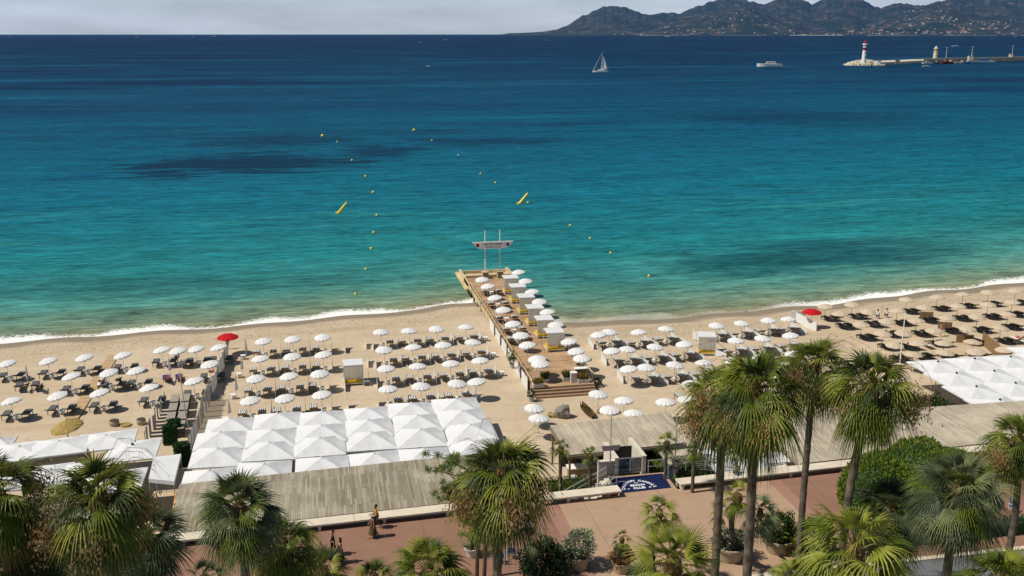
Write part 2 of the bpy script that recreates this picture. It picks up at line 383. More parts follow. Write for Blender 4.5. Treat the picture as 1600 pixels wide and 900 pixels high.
    hs = t.node('ShaderNodeHueSaturation'); t.link(c, hs.inputs['Color']); t.link(t.math('ADD', .93, t.math('MULTIPLY', rip_shade, 1.15)), hs.inputs['Value']); c = hs.outputs[0]
    # foam
    fo = t.noise(t.coord('World', (1, 1.6, 1)), 1.7, 7, .75); br = t.noise(t.coord('World', (.085, .01, 1)), 1.0, 2, .5)
    fw = t.math('ADD', t.math('MULTIPLY', t.maprange(br, .38, .58), 2.0), .9)
    fm = t.math('SUBTRACT', fw, d)
    fm = t.math('ADD', fm, t.math('MULTIPLY', t.math('SUBTRACT', fo, .5), 9.0))
    foam = t.math('MULTIPLY', t.maprange(fm, -.4, 1.0), t.maprange(d, 8, 5))
    fr = t.noise(t.coord('World', (.5, 1.4, 1)), 1.4, 6, .8)
    foam2 = t.math('MULTIPLY', t.math('MULTIPLY', t.maprange(fr, .66, .74, 0, .8), t.maprange(d, 12, 4)), t.maprange(br, .40, .55))
    foam = t.math('MAXIMUM', foam, foam2)
    sx_ = t.node('ShaderNodeSeparateXYZ'); t.link(g, sx_.inputs[0]); gap = t.math('MULTIPLY', t.maprange(sx_.outputs[0], 24, 30), t.maprange(sx_.outputs[0], 68, 52)); foam = t.math('MULTIPLY', foam, t.math('SUBTRACT', 1, t.math('MULTIPLY', gap, .75)))
    c = t.mix(foam, c, (.80, .80, .77))
    df = t.node('ShaderNodeBsdfDiffuse'); t.link(c, df.inputs[0])
    gl = t.node('ShaderNodeBsdfGlossy'); gl.inputs['Roughness'].default_value = .18; gl.inputs['Color'].default_value = (.9, .95, 1, 1)
    bp = t.node('ShaderNodeBump'); bp.inputs['Strength'].default_value = .9; bp.inputs['Distance'].default_value = .35; t.link(h, bp.inputs['Height'])
    t.link(bp.outputs[0], gl.inputs['Normal'])
    bp2 = t.node('ShaderNodeBump'); bp2.inputs['Strength'].default_value = .35; bp2.inputs['Distance'].default_value = .25; t.link(h, bp2.inputs['Height']); t.link(bp2.outputs[0], df.inputs['Normal'])
    ms = t.node('ShaderNodeMixShader'); t.link(t.math('MULTIPLY', t.math('SUBTRACT', 1, foam), .045), ms.inputs[0])
    t.link(df.outputs[0], ms.inputs[1]); t.link(gl.outputs[0], ms.inputs[2]); t.link(ms.outputs[0], t.out.inputs['Surface'])
    return t.mat
def sea_build():
    ys = frange(108, 160, 1.0)[:-1]; y = 160.
    while y < 39500: ys.append(y); y *= 1.04
    ys.append(39500.)
    v = []; N = 161
    for y in ys:
        k = max(1.0, (y/160)**.98)
        for i in range(N):
            x = -130+260*i/(N-1)
            v.append((x*k+ (y-160)*.12*(y > 160), y, 0.0))
    f = [(j*N+i, j*N+i+1, (j+1)*N+i+1, (j+1)*N+i) for j in range(len(ys)-1) for i in range(N-1)]
    me = bpy.data.meshes.new('sea_water'); me.from_pydata(v, [], f); me.materials.append(sea_mat())
    a = me.attributes.new('offshore', 'FLOAT', 'POINT'); a.data.foreach_set('value', [p[1]-yshore(p[0]) if abs(p[0]) < 600 else p[1]-120 for p in v])
    o = bpy.data.objects.new('sea_water', me); COL.objects.link(o); tag(o, kind='structure')
sea_build()

# ------------------------------------------------------------------ promenade, road
WL = lambda x: 60.25+.0485*(x+.7)      # line of the sea wall
wang = atan(.0485)
def prom_mat():
    t = NT('promenade_coating'); v = t.coord('World'); n = t.noise(v, .5, 5, .6); n2 = t.noise(v, 7, 5, .7)
    sp = t.node('ShaderNodeSeparateXYZ'); t.link(v, sp.inputs[0]); x = sp.outputs[0]
    red = t.ramp(n, [(.3, (.235, .128, .085)), (.7, (.275, .152, .102))])
    band = t.ramp(n, [(.3, (.36, .24, .155)), (.7, (.41, .275, .18))]); mid = (.32, .175, .125)
    def between(a, b): return t.math('MULTIPLY', t.math('GREATER_THAN', x, a), t.math('LESS_THAN', x, b))
    c = t.mix(between(14.15, 31.6), red, mid); c = t.mix(between(15.05, 30.7), c, band)
    c = t.mix(t.maprange(n2, .55, .8, 0, .25), c, (.17, .09, .06))
    c = t.mix(t.maprange(t.noise(v, 1.4, 6, .8), .6, .75, 0, .25), c, (.48, .34, .26))
    br_ = t.node('ShaderNodeTexBrick'); t.link(t.coord('World'), br_.inputs['Vector']); br_.inputs['Scale'].default_value = 1; br_.inputs['Brick Width'].default_value = 5.6; br_.inputs['Row Height'].default_value = 3.8; br_.inputs['Mortar Size'].default_value = .025; br_.offset = 0
    c = t.mix(t.math('MULTIPLY', br_.outputs['Fac'], .45), c, (.12, .07, .05))
    st_ = t.noise(t.coord('World', (1, 1, 1), loc=(4, 4, 0)), .9, 7, .75); c = t.mix(t.maprange(st_, .58, .66, 0, .30), c, (.15, .085, .06))
    t.col(c); t.spec(.85, .25); t.bump(n2, .2, .01); return t.mat
pm = MB(); pm.prism([(-300, WL(-300)+45), (-120, WL(-40)), (-40, WL(-40)), (19.75, WL(19.75)), (19.75, 64.3), (23.85, 64.3), (23.85, WL(23.85)), (120, WL(120)), (300, WL(120)), (300, 49.6), (-300, 49.6)], -.5, 3.8)
tag(pm.build('promenade', prom_mat()), kind='structure')
rd = NT('asphalt'); v = rd.coord('World'); rd.col(rd.ramp(rd.noise(v, 3, 6, .7), [(.3, (.115, .118, .125)), (.7, (.155, .158, .165))])); rd.spec(.85, .3); rd.bump(rd.noise(v, 40, 3), .2, .005)
r = MB(); r.sheet([(-300, 33), (300, 33), (300, 49.25), (-300, 49.25)], 3.68)
tag(r.build('road', rd.mat), kind='structure')
r = MB(); r.prism([(-300, 49.25), (300, 49.25), (300, 49.6), (-300, 49.6)], 3.5, 3.82); tag(r.build('kerb', M['stone']), kind='structure')
r = MB(); r.prism([(-300, -60), (300, -60), (300, 33), (-300, 33)], 3.0, 3.8); tag(r.build('pavement', M['stone_dark']), kind='structure')
r = MB()
for k in range(-20, 20): r.prism([(k*7, 41.4), (k*7+3, 41.4), (k*7+3, 41.55), (k*7, 41.55)], 3.6, 3.684)
tag(r.build('lane_marking', M['white_ink']), kind='structure')

# ------------------------------------------------------------------ far coast
def lerp_tab(T, x):
    if x <= T[0][0]: return T[0][1]
    for (a, b), (c, d) in zip(T, T[1:]):
        if x <= c: return b+(d-b)*(x-a)/(c-a)
    return T[-1][1]
RB = [(786, 54), (800, 52), (835, 51), (850, 49), (868, 46), (885, 38), (903, 27), (908, 23), (918, 22), (925, 16), (932, 15), (943, 9), (955, 7), (972, 9), (985, 12), (993, 16), (1000, 19), (1015, 21), (1035, 18), (1050, 18), (1062, 20), (1075, 14), (1090, 8), (1110, 0), (1130, -8), (1150, -5), (1172, 0), (1185, 5), (1192, 4), (1198, 1), (1210, -5), (1240, -5), (1256, 0), (1264, 6), (1270, 4), (1280, -3), (1300, -11), (1330, -6), (1350, 0), (1362, 7), (1372, 11), (1385, 6), (1403, 3), (1430, 7), (1443, 6), (1460, 0), (1480, -7), (1520, -14), (1600, -16), (1700, -10), (1850, -5), (2000, 10), (2200, 50)]
RA = [(786, 56), (870, 55), (930, 52), (950, 45), (965, 41), (985, 43), (1005, 45), (1030, 40), (1060, 31), (1085, 26), (1110, 18), (1130, 13), (1150, 12), (1170, 15), (1200, 26), (1225, 38), (1250, 47), (1300, 49), (1340, 44), (1365, 34), (1380, 30), (1400, 26), (1420, 16), (1440, 9), (1460, 6), (1480, 7), (1500, 14), (1530, 22), (1560, 26), (1600, 26), (1700, 20), (1850, 25), (2000, 40), (2200, 54)]
CD0 = 20000.
def ridge_z(tab, xp, D):
    d = ray(xp, lerp_tab(tab, xp)); h = sqrt(d.x*d.x+d.y*d.y); return CAMH+d.z/h*D
def coast_z(xp, D):
    u = (D-CD0)
    if u < 0: return -5
    A = ridge_z(RA, xp, 22500); B = ridge_z(RB, xp, 27000)*(1+.05*noise.noise(Vector((xp*.11, 1, 0)))+.03*noise.noise(Vector((xp*.31, 2, 0))))
    a = A*sin(min(1, u/2500)*pi/2)**.8 if u < 2500 else A*max(0, 1-(u-2500)/4500)
    b = B*(max(0, min(1, (u-800)/6200))**1.25) if u < 7000 else B*max(0, 1-(u-7000)/6000)
    p = Vector((xp*.03, D*.0012, 0)); n = noise.fractal(p, 1.0, 2.0, 5)
    rg = 1-abs(noise.noise(Vector((xp*.045, D*.0007, 3))))
    z = max(a, b)*(.97+.10*n*min(1, abs(u-7000)/2500 if b > a else min(1, abs(u-2500)/1200))) - 35*(1-rg)*min(1, u/900)*(abs(u-7000) > 900)
    x_, y_ = coast_xy(xp, D); q = Vector((x_/1400, y_/1400, 1.5)); rd_ = 0; am = 1
    for k_ in range(4): rd_ += am*(.5-abs(noise.noise(q)))*2; q = q*2.1; am *= .5
    z += (rd_-1.2)*75*min(1, u/1500)*(1 if abs(u-7000) > 900 else .55)
    return max(2, z)
def coast_xy(xp, D):
    d = ray(xp, 53); h = sqrt(d.x*d.x+d.y*d.y); return d.x/h*D, d.y/h*D
def coast_mat():
    t = NT('wooded_rocky_hillside'); v = t.coord('World', (.001, .001, .001)); n = t.noise(v, 2.2, 8, .65); n2 = t.noise(v, 9, 6, .7)
    gm = t.node('ShaderNodeNewGeometry'); sp = t.node('ShaderNodeSeparateXYZ'); t.link(gm.outputs['Normal'], sp.inputs[0])
    c = t.ramp(n, [(.35, (.008, .018, .016)), (.65, (.026, .038, .027))])
    rock = t.math('MULTIPLY', t.maprange(n2, .50, .64), t.maprange(n, .44, .58))
    c = t.mix(t.math('MULTIPLY', rock, .75), c, (.22, .13, .10))
    c = t.mix(t.maprange(n2, .42, .3, 0, .6), c, (.012, .02, .012))
    t.col(c); t.spec(.95, .1); return t.mat
xs = frange(784, 2150, 2.5); Ds = frange(CD0-50, 30000, 170)+[32000, 34000, 36000]
vv = []; 
for D in Ds:
    for xp in xs: x, y = coast_xy(xp, D); vv.append((x, y, coast_z(xp, D)))
nx = len(xs); ff = [(j*nx+i, j*nx+i+1, (j+1)*nx+i+1, (j+1)*nx+i) for j in range(len(Ds)-1) for i in range(nx-1)]
me = bpy.data.meshes.new('mountains'); me.from_pydata(vv, [], ff); me.materials.append(coast_mat()); me.polygons.foreach_set('use_smooth', [False]*len(ff))
o = bpy.data.objects.new('mountains', me); COL.objects.link(o); tag(o, kind='structure')
# pale strand along the foot of the hills
bm_ = MB(); prev = None
for xp in frange(1000, 2000, 6):
    x, y = coast_xy(xp, CD0-70); x2, y2 = coast_xy(xp, CD0+60)
    cur = ((x, y, .6), (x2, y2, 7))
    if prev and (int(xp/40) % 3): bm_.poly([prev[0], cur[0], cur[1], prev[1]])
    prev = cur
tag(bm_.build('far_shore', plain('far_strand', (.45, .40, .33), .9)), kind='structure')
# houses on the hillside
hm = []
for k, (wc, rc) in enumerate([((.42, .35, .28), (.26, .12, .08)), ((.46, .43, .38), (.32, .26, .22)), ((.42, .26, .19), (.28, .12, .08))]):
    m = MB(); wdt, dep, hgt = [(34, 22, 13), (46, 24, 16), (30, 24, 14)][k]
    m.box((0, 0, hgt/2-4), (wdt, dep, hgt+8)); m.mi = 1
    a = [(-wdt/2-1, -dep/2-1, hgt), (wdt/2+1, -dep/2-1, hgt), (wdt/2+1, dep/2+1, hgt), (-wdt/2-1, dep/2+1, hgt)]; r1, r2 = (-wdt/4, 0, hgt+6), (wdt/4, 0, hgt+6)
    m.poly([a[0], a[1], r2, r1]); m.poly([a[2], a[3], r1, r2]); m.poly([a[1], a[2], r2]); m.poly([a[3], a[0], r1]); m.poly(a[::-1])
    hm.append(m.mesh('house', [plain('far_wall', wc, .9, .1, .1), plain('far_roof', rc, .9, .1, .1)]))
dens = [(950, .03), (990, .15), (1030, .6), (1060, .9), (1090, .7), (1120, .9), (1180, .5), (1215, .5), (1240, .4), (1300, .5), (1340, .35), (1370, .9), (1400, 1.3), (1440, 1.3), (1500, 1.2), (1540, .8), (1600, 1.1)]
cnt = 0
while cnt < 300:
    xp = random.uniform(945, 1603)
    if random.random() > lerp_tab(dens, xp)/1.4: continue
    u = abs(random.gauss(0, 1))*900+60
    if u > 2300: continue
    if noise.noise(Vector((xp*.035, u*.002, 9))) < -.12+.0*u: continue
    D = CD0+u; x, y = coast_xy(xp, D); z = coast_z(xp, D); k = random.choice([0, 1, 1, 2])
    if cnt < 70: u = random.uniform(20, 120); D = CD0+u; x, y = coast_xy(xp, D); z = coast_z(xp, D)
    h = bpy.data.objects.new('house', hm[k]); COL.objects.link(h); h.location = (x, y, z); h.rotation_euler = (0, 0, -atan2(x, y)+random.uniform(-.5, .5)); s = random.uniform(.4, 1.0); h.scale = (s, s, s)
    zn = ('low by the water' if u < 150 else 'halfway up' if u < 900 else 'high up') + ' ' + ('left of the sailboat mast line' if xp < 985 else 'below the rounded left hill' if xp < 1180 else 'below the middle peaks' if xp < 1330 else 'on the hill above the lighthouses' if xp < 1470 else 'at the right edge')
    kd = ['cream house with brown roof', 'whitish block of flats', 'pink house with terracotta roof'][k]
    tag(h, 'tiny %s, %s' % (kd, zn), 'house', 'tiny %s %s' % (kd, zn)); cnt += 1

# air between here and the far hills
hz = MB(); hz.box((8000, 17500, 748), (120000, 45000, 1516))
ho = hz.build('haze', plain('unused_air', (1, 1, 1))); tag(ho, kind='stuff')
hmn = bpy.data.materials.new('air'); hmn.use_nodes = True; n = hmn.node_tree.nodes; n.clear(); oo = n.new('ShaderNodeOutputMaterial'); pv = n.new('ShaderNodeVolumePrincipled')
pv.inputs['Color'].default_value = (.20, .46, 1, 1); pv.inputs['Density'].default_value = 1.1e-5; pv.inputs['Anisotropy'].default_value = .2
hmn.node_tree.links.new(pv.outputs[0], oo.inputs['Volume']); ho.data.materials.clear(); ho.data.materials.append(hmn)

# ================================================================== beach furniture
ORD = ['first', 'second', 'third', 'fourth', 'fifth', 'sixth', 'seventh', 'eighth', 'ninth', 'tenth', 'eleventh', 'twelfth', 'thirteenth']
ROWN = ['row nearest the sea', 'second row from sea', 'third row from sea', 'fourth row from sea', 'fifth row from sea', 'sixth row from sea', 'seventh row from sea']

def canopy_mb(R=.91, rise=.31, n=12, val=.10, scal=.07, concave=.04):
    m = MB(); rr = [0, .4, .75, 1.0]; prev = None; K = n*2
    for i, q in enumerate(rr):
        if q == 0: ring = [m.pt((0, 0, rise))]
        else:
            ring = []
            for k in range(K):
                a = 2*pi*k/K; mid = k % 2; r = R*q*(1-(.035 if mid else 0)); z = rise*(1-q**1.7)-(concave*q if mid else 0)
                ring.append(m.pt((r*cos(a), r*sin(a), z)))
        if prev:
            for k in range(K):
                if len(prev) == 1: m.face([prev[0], ring[k], ring[(k+1) % K]])
                else: m.face([prev[k], ring[k], ring[(k+1) % K], prev[(k+1) % K]])
        prev = ring
    low = []
    for k in range(K):
        a = 2*pi*k/K; mid = k % 2; r = R*1.01*(1-(.035 if mid else 0)); low.append(m.pt((r*cos(a), r*sin(a), -val-(scal if mid else 0)-(concave if mid else 0))))
    for k in range(K): m.face([prev[k], low[k], low[(k+1) % K], prev[(k+1) % K]])
    return m
def make_parasol(name, cloth, R=.91, H=1.9, rise=.31, label='', cat='parasol', pole=None, n=12, **kw):
    t = thing(name, label, cat)
    c = canopy_mb(R, rise, n, **kw).build('canopy', cloth, t); c.location = (0, 0, H)
    m = MB(); m.tube([(0, 0, -.3), (0, 0, H+rise-.02)], .024, 6); m.build('pole', pole or M['white_metal'], t)
    m = MB()
    for k in range(6): a = 2*pi*k/6; m.tube([(0, 0, H-.28), (R*.55*cos(a), R*.55*sin(a), H+rise*.5)], .010, 3)
    m.build('rib', M['white_metal'], t)
    m = MB(); m.lathe((0, 0, H+rise), [(0, .07), (.03, .04), (.04, 0), (.02, -.03)], 6); m.build('finial', M['white_metal'], t)
    return t
proto_white = make_parasol('parasol', M['white_cloth']); proto_beige = make_parasol('beige_parasol', M['beige_cloth'], .98, 1.9, .30, n=8, val=.06, scal=.0, pole=M['dark_metal'])
proto_red = make_parasol('red_parasol', M['red_cloth'], 1.15, 2.0, .42, val=.07, scal=.0, pole=M['white_metal'])

def lounger_proto(name, frame_m, mat_m, back=38, fh=.36, cushion=.07, w=.66):
    t = thing(name, '', 'sun lounger')
    m = MB(); L = 1.25
    for s in (-1, 1): m.box((s*(w/2-.02), L/2+.0, fh), (.045, L+.04, .05))
    m.box((0, L, fh), (w, .045, .05)); m.box((0, 0, fh), (w, .045, .05))
    for k in range(5): m.box((0, .15+k*.24, fh-.012), (w-.08, .05, .02))
    m.build('frame', frame_m, t)
    for s in (-1, 1):
        for y in (.0, L-.12):
            m = MB(); m.box((s*(w/2-.03), y, (fh-.3)/2), (.05, .05, fh+.28)); m.build('leg', frame_m, t)
    m = MB(); a = radians(back); bl = .78
    m.T = Matrix.Rotation(a, 4, 'X')@Matrix.Identity(4); m.T = Matrix.Translation((0, 0, fh+.01))@Matrix.Rotation(-a, 4, 'X')
    m.box((0, -bl/2, 0), (w, bl, .035)); m.build('back_frame', frame_m, t)
    m = MB(); m.T = Matrix.Translation((0, 0, fh+.03))@Matrix.Rotation(-a, 4, 'X'); m.box((0, -bl/2-.02, cushion/2+.02), (w-.03, bl+.06, cushion), top=.96)
    m.build('backrest', mat_m, t)
    m = MB(); m.box((0, L/2, fh+.03+cushion/2), (w-.03, L, cushion), top=.97); m.build('mattress', mat_m, t)
    return t
pl_stripe = lounger_proto('striped_lounger', M['khaki_wood'], M['stripes'], 27, .48, w=.74)
pl_grey = lounger_proto('grey_lounger', M['dark_frame'], M['grey_mattress'], 20, .44)
pl_brown = lounger_proto('brown_lounger', M['dark_frame'], M['brown_mattress'], 20, .30, .08, w=.70)
def table_proto():
    t = thing('beach_table', '', 'table'); m = MB(); m.box((0, 0, .46), (.50, .5, .03)); m.build('table_top', M['white_towel'], t)
    for sx in (-1, 1):
        for sy in (-1, 1): m = MB(); m.box((sx*.22, sy*.22, .15), (.035, .035, .60)); m.build('leg', M['white_metal'], t)
    m = MB(); m.box((0, 0, .2), (.42, .42, .02)); m.build('shelf', M['white_metal'], t); return t
p_table = table_proto()
def screen_proto():
    t = thing('windbreak', '', 'windbreak'); m = MB(); y = 0
    pts = [(1.1, .02, 1.35), (.75, .02, .92), (.1, .02, .72), (-.6, .02, .66), (-1.0, .02, .6)]
    for i in range(len(pts)-1):
        y0, _, z0 = pts[i]; y1, _, z1 = pts[i+1]; b = .05*(-1)**i
        for s in (-.008, .008): m.poly([(s, y0, z0), (s+b*0, y1, z1), (s, y1, .02), (s, y0, .02)])
    m.build('cloth', M['screen_white'], t)
    for y, h in ((1.1, 1.42), (.1, .8), (-1.0, .68)): m = MB(); m.tube([(0, y, -.2), (0, y, h)], .018, 5); m.build('post', M['white_metal'], t)
    return t
M['screen_white'] = plain('white_windbreak_cloth', (.70, .69, .66), .9, .1, .05, transl=.05)
p_screen = screen_proto()
def closed_parasol_proto():
    t = thing('closed_parasol', '', 'parasol'); m = MB(); m.tube([(0, 0, -.3), (0, 0, 2.3)], .024, 6); m.build('pole', M['white_metal'], t)
    m = MB(); K = 10; prof = [(.02, 2.28), (.06, 2.0), (.11, 1.5), (.17, 1.0), (.13, .86)]; prev = None
    for r, z in prof:
        ring = [m.pt(((r*(1-.3*(k % 2)))*cos(2*pi*k/K), (r*(1-.3*(k % 2)))*sin(2*pi*k/K), z)) for k in range(K)]
        if prev:
            for k in range(K): m.face([prev[k], prev[(k+1) % K], ring[(k+1) % K], ring[k]])
        prev = ring
    m.build('canopy', M['screen_cloth'], t); return t
p_closed = closed_parasol_proto()

used = set()
def inst(proto, x, y, z, rz=0, label='', group=None, tilt=None):
    if proto.name not in used: used.add(proto.name); o = proto
    else: o = copy_tree(proto)
    o.location = (x, y, z); o.rotation_euler = (0, 0, rz); o['label'] = label
    if group: o['group'] = group
    if tilt:
        for ch in o.children:
            if ch.name.startswith('canopy'): ch.rotation_euler = tilt
    return o
def gz(x, y): return ground_z(x, y)

SECT = {'L': 'left of fence', 'ML': 'right of fence', 'MR': 'left of jetty', 'R': 'right of jetty', 'RR': 'beyond right-hand daybed'}
def bay(x, y, oi, row, sec, kind, beds=(-1, 1), table=True, dx=.88, dy=0.0, z=None, screen=None, tilt=None):
    zz = gz(x, y) if z is None else z
    sl = '%s, %s' % (row, SECT[sec])
    if kind in ('stripe', 'grey'):
        inst(proto_white, x, y, zz, random.uniform(0, 1), 'white scalloped parasol, %s from left, %s' % (oi, sl), 'white parasols on the beach', tilt or (radians(random.uniform(-5, 5)), radians(random.uniform(-5, 5)), 0))
    pr = {'stripe': pl_stripe, 'grey': pl_grey}[kind]; nm = {'stripe': 'striped', 'grey': 'dark grey'}[kind]
    for s in beds:
        side = 'left' if s < 0 else 'right'
        inst(pr, x+s*dx+.12, y+.15+dy, zz, radians(random.uniform(-3, 3)), '%s lounger %s of %s parasol, %s' % (nm, side, oi, sl), '%s sun loungers' % nm)
    if table: inst(p_table, x+.14, y+.22+dy, zz, 0, 'white table beside %s parasol, %s' % (oi, sl), 'white beach tables')
    if screen:
        for q in screen: inst(p_screen, x+q, y+.5, zz, radians(random.uniform(-2, 2)+(32 if sec in ('R', 'RR') else 0)), 'white windbreak %s of %s parasol, %s' % (('far right' if q > 2 else 'right') if q > 0 else 'left', oi, sl), 'white windbreak screens')
def rows(sec, kind, table_px, zc=2.95, **kw):
    for ri, row in enumerate(table_px):
        for ci, (px, py) in enumerate(row):
            p = P(px, py, zc); bay(p.x, p.y, ORD[ci], ROWN[ri], sec, kind, **kw)
# section between the fence and the cabana
ML = [[(411, 530), (457, 527), (504, 524)], [(406, 557), (456, 554), (504.5, 551)], [(399, 588), (451, 584.5), (499, 580.5)], [(390, 622.5), (444.5, 619), (502, 613)]]
for ri, row in enumerate(ML):
    for ci, (px, py) in enumerate(row):
        p = P(px, py, 3.1)
        bay(p.x, p.y, ORD[ci], ROWN[ri], 'ML', 'stripe', beds=(-1, 1) if ci < 2 else (-1,), screen=(1.78,) if ci < 2 else (.9, 2.4), tilt=(0, radians(-7), 0))
    p = P(row[0][0], row[0][1], 3.1)
    inst(p_closed, p.x-1.85, p.y, gz(p.x-2, p.y), 0, 'closed grey-white parasol beside the fence path, %s' % ROWN[ri], 'closed parasols along the fence path')
    inst(p_table, p.x-2.2, p.y-.1, gz(p.x-2, p.y), 0, 'white table at the fence path, %s' % ROWN[ri], 'white beach tables')
MR = [[(595, 516), (639, 514), (682.5, 511), (728, 508)], [(600, 543), (645, 539.5), (692, 536), (739, 532)], [(603, 572.5), (652.5, 569), (704, 565), (750, 560)], [(606, 604.5), (657.5, 600), (714, 596)]]
for ri, row in enumerate(MR):
    for ci, (px, py) in enumerate(row):
        p = P(px, py, 3.1)
        bay(p.x, p.y, ORD[ci], ROWN[ri], 'MR', 'stripe', beds=(-1, 1) if ci else (1,), screen=(1.78,) if ci else (-.9, 1.78))
        if ci == 3:
            inst(p_table, p.x+2.3, p.y+.3, gz(p.x+2, p.y), 0, 'white side table at the right end of the %s, left of jetty' % ROWN[ri], 'white beach tables')
p = P(744, 593, 3.1); inst(proto_white, p.x, p.y, 1, 0, 'white scalloped parasol shading a lone white table beside the square canopies', 'white parasols on the beach')
inst(p_table, p.x, p.y+.1, 1, 0, 'lone white table under a parasol beside the square white canopies', 'white beach tables'); inst(p_screen, p.x-.8, p.y+.3, 1, 0, 'white windbreak beside the lone table near the square canopies', 'white windbreak screens')
for k, (px, py) in enumerate([(572, 542), (575, 570)]): p = P(px, py, 1.0); inst(p_screen, p.x, p.y, 1, 0, ['lone white windbreak on the sand behind the cabana', 'white windbreak standing just right behind the cabana'][k], 'white windbreak screens')
# right of the jetty
RS = [[(935, 520), (952, 516), (998, 516), (1041, 511)], [(955.5, 545.5), (980.5, 543), (1024, 539), (1069, 535)], [(982, 573), (1010, 571), (1055, 567.5), (1100, 564)]]
for ri, row in enumerate(RS):
    for ci, (px, py) in enumerate(row):
        p = P(px, py, 3.1)
        if ci == 0:
            inst(proto_white, p.x, p.y, gz(p.x, p.y), 0, 'white scalloped parasol, first from left, %s, right of jetty' % ROWN[ri], 'white parasols on the beach')
            q = P(px+3, py+22, 1.0)
            inst(p_screen, q.x-1.0, q.y+.2, 1, 0, 'white windbreak at the left end, %s, right of jetty' % ROWN[ri], 'white windbreak screens')
        else: bay(p.x, p.y, ORD[ci], ROWN[ri], 'R', 'stripe', screen=(1.7,))
RR = [[(1120, 506), (1159, 502.5), (1201, 498), (1232, 496)], [(1150, 529), (1192, 526), (1235, 521)], [(1145, 560), (1190, 556), (1240, 550)], [(1165, 594), (1215, 590)]]
for ri, row in enumerate(RR):
    for ci, (px, py) in enumerate(row): p = P(px, py, 3.1); bay(p.x, p.y, ORD[ci], ROWN[ri], 'RR', 'stripe', screen=(1.7,) if ci else (-1.7, 1.7))
p = P(1080, 597, 3.1); bay(p.x, p.y, 'lone', 'fourth row from sea', 'R', 'stripe', screen=(1.7,))
for (px, py), l in zip([(935, 612.5), (975, 622), (1040, 624.5), (1074, 621), (952.5, 637), (990, 642), (835, 634), (842, 650)],
        ['white scalloped parasol at the foot of the jetty steps, right corner', 'white parasol behind the plank roof, upper one right of the dugout', 'white parasol alone above the right end of the pale plank roof', 'white parasol half hidden by the twin palms above the plank roof', 'white parasol over the yellow flowers beside the dugout', 'white parasol half hidden by the upper edge of the plank roof', 'white parasol beside the jetty steps, upper of the two on the left', 'white parasol beside the jetty steps, lower of the two on the left']):
    p = P(px, py, 3.1); inst(proto_white, p.x, p.y, 1, random.random(), l, 'white parasols on the beach', (radians(random.uniform(-4, 4)), radians(random.uniform(-4, 4)), 0))
# left section
LS = [[(10, 565), (74.5, 561), (131, 555.5), (191, 552), (252, 543.5), (277, 545), (305.5, 542.5), (341, 539.5)], [(110.5, 584.5), (169, 579), (212, 576), (327, 566)], [(17, 623), (89, 615), (154.5, 610), (232.5, 602), (302, 592)]]
for ri, row in enumerate(LS):
    for ci, (px, py) in enumerate(row):
        p = P(px, py, 3.1); bay(p.x, p.y, ORD[ci], ROWN[ri], 'L', 'grey', dx=.85, beds=(-1, 1) if not (ri == 0 and ci == 5) else (1,), tilt=(radians(-3), radians(-11), 0))
p = P(18, 600, 1); inst(pl_grey, -33.2, 95.2, 1, 0, 'dark grey lounger cut by the left edge of the photo', 'dark grey sun loungers')
for (px, py), l in zip([(43, 606), (266, 592)], ['closed grey parasol between dark loungers near the left edge', 'closed grey parasol behind the two blue loungers']): p = P(px, py, 1); inst(p_closed, p.x, p.y+.3, 1, 0, l, 'closed parasols left of the fence')
for k, dx in enumerate((-.9, .6)):
    p = P(45, 610, 1); inst(pl_grey, p.x+dx, p.y, 1, radians(8), 'dark lounger %s of the closed parasol near the left edge' % ('left', 'right')[k], 'dark grey sun loungers')
pl_blue = lounger_proto('blue_lounger', M['blue_mattress'], M['blue_mattress'], 30, .26)
for k, (px, py) in enumerate([(261, 595), (281, 594)]): p = P(px, py, 1); inst(pl_blue, p.x, p.y-.3, 1, radians(10), ['blue lounger with sunbathers, left one of the pair behind the closed parasol', 'blue lounger with sunbathers, right one of the pair behind the closed parasol'][k], 'blue sun loungers')
# far right section: beige parasols, dark loungers
BS = [[(1290, 474.5), (1332, 470.5), (1417, 464.5), (1465, 460.5), (1505, 457), (1545, 454.5), (1587, 452.5)], [(1312, 489), (1357, 486), (1402, 484), (1445, 480), (1497, 477), (1544, 474.5), (1582, 471)], [(1346, 506), (1386, 501), (1432, 500), (1480, 496), (1527, 494.5), (1575, 490)],
      [(1380, 520), (1412, 519.5), (1460, 515), (1512, 512.5), (1564, 511)], [(1398, 538), (1435, 535), (1475, 535), (1520, 533)], [(1427, 553), (1477, 550), (1525, 548), (1570, 545)]]
for ri, row in enumerate(BS):
    for ci, (px, py) in enumerate(row):
        p = P(px, py, 3.0); zz = gz(p.x, p.y)
        l = '%s, far right beach' % ROWN[ri]
        inst(proto_beige, p.x, p.y, zz, random.random(), 'beige parasol, %s from left, %s' % (ORD[ci], l), 'beige parasols on the far right beach', (radians(random.uniform(-5, 5)), radians(random.uniform(-5, 5)), 0))
        if ri < 5:
            for s in (-1, 1): inst(pl_brown, p.x+1.25+s*.55, p.y+.0, zz, radians(random.uniform(6, 14)), 'dark brown lounger %s under %s parasol, %s' % ('left' if s < 0 else 'right', ORD[ci], l), 'dark brown sun loungers')
for (px, py), l, oz in zip([(355.5, 523.5), (1269, 483)], ['red parasol on the sand at the sea end of the fence', 'red parasol beside the white panels on the right-hand beach'], (0, 0)):
    p = P(px, py, 3.25); inst(proto_red, p.x, p.y, gz(p.x, p.y), 0, l, 'red parasols')

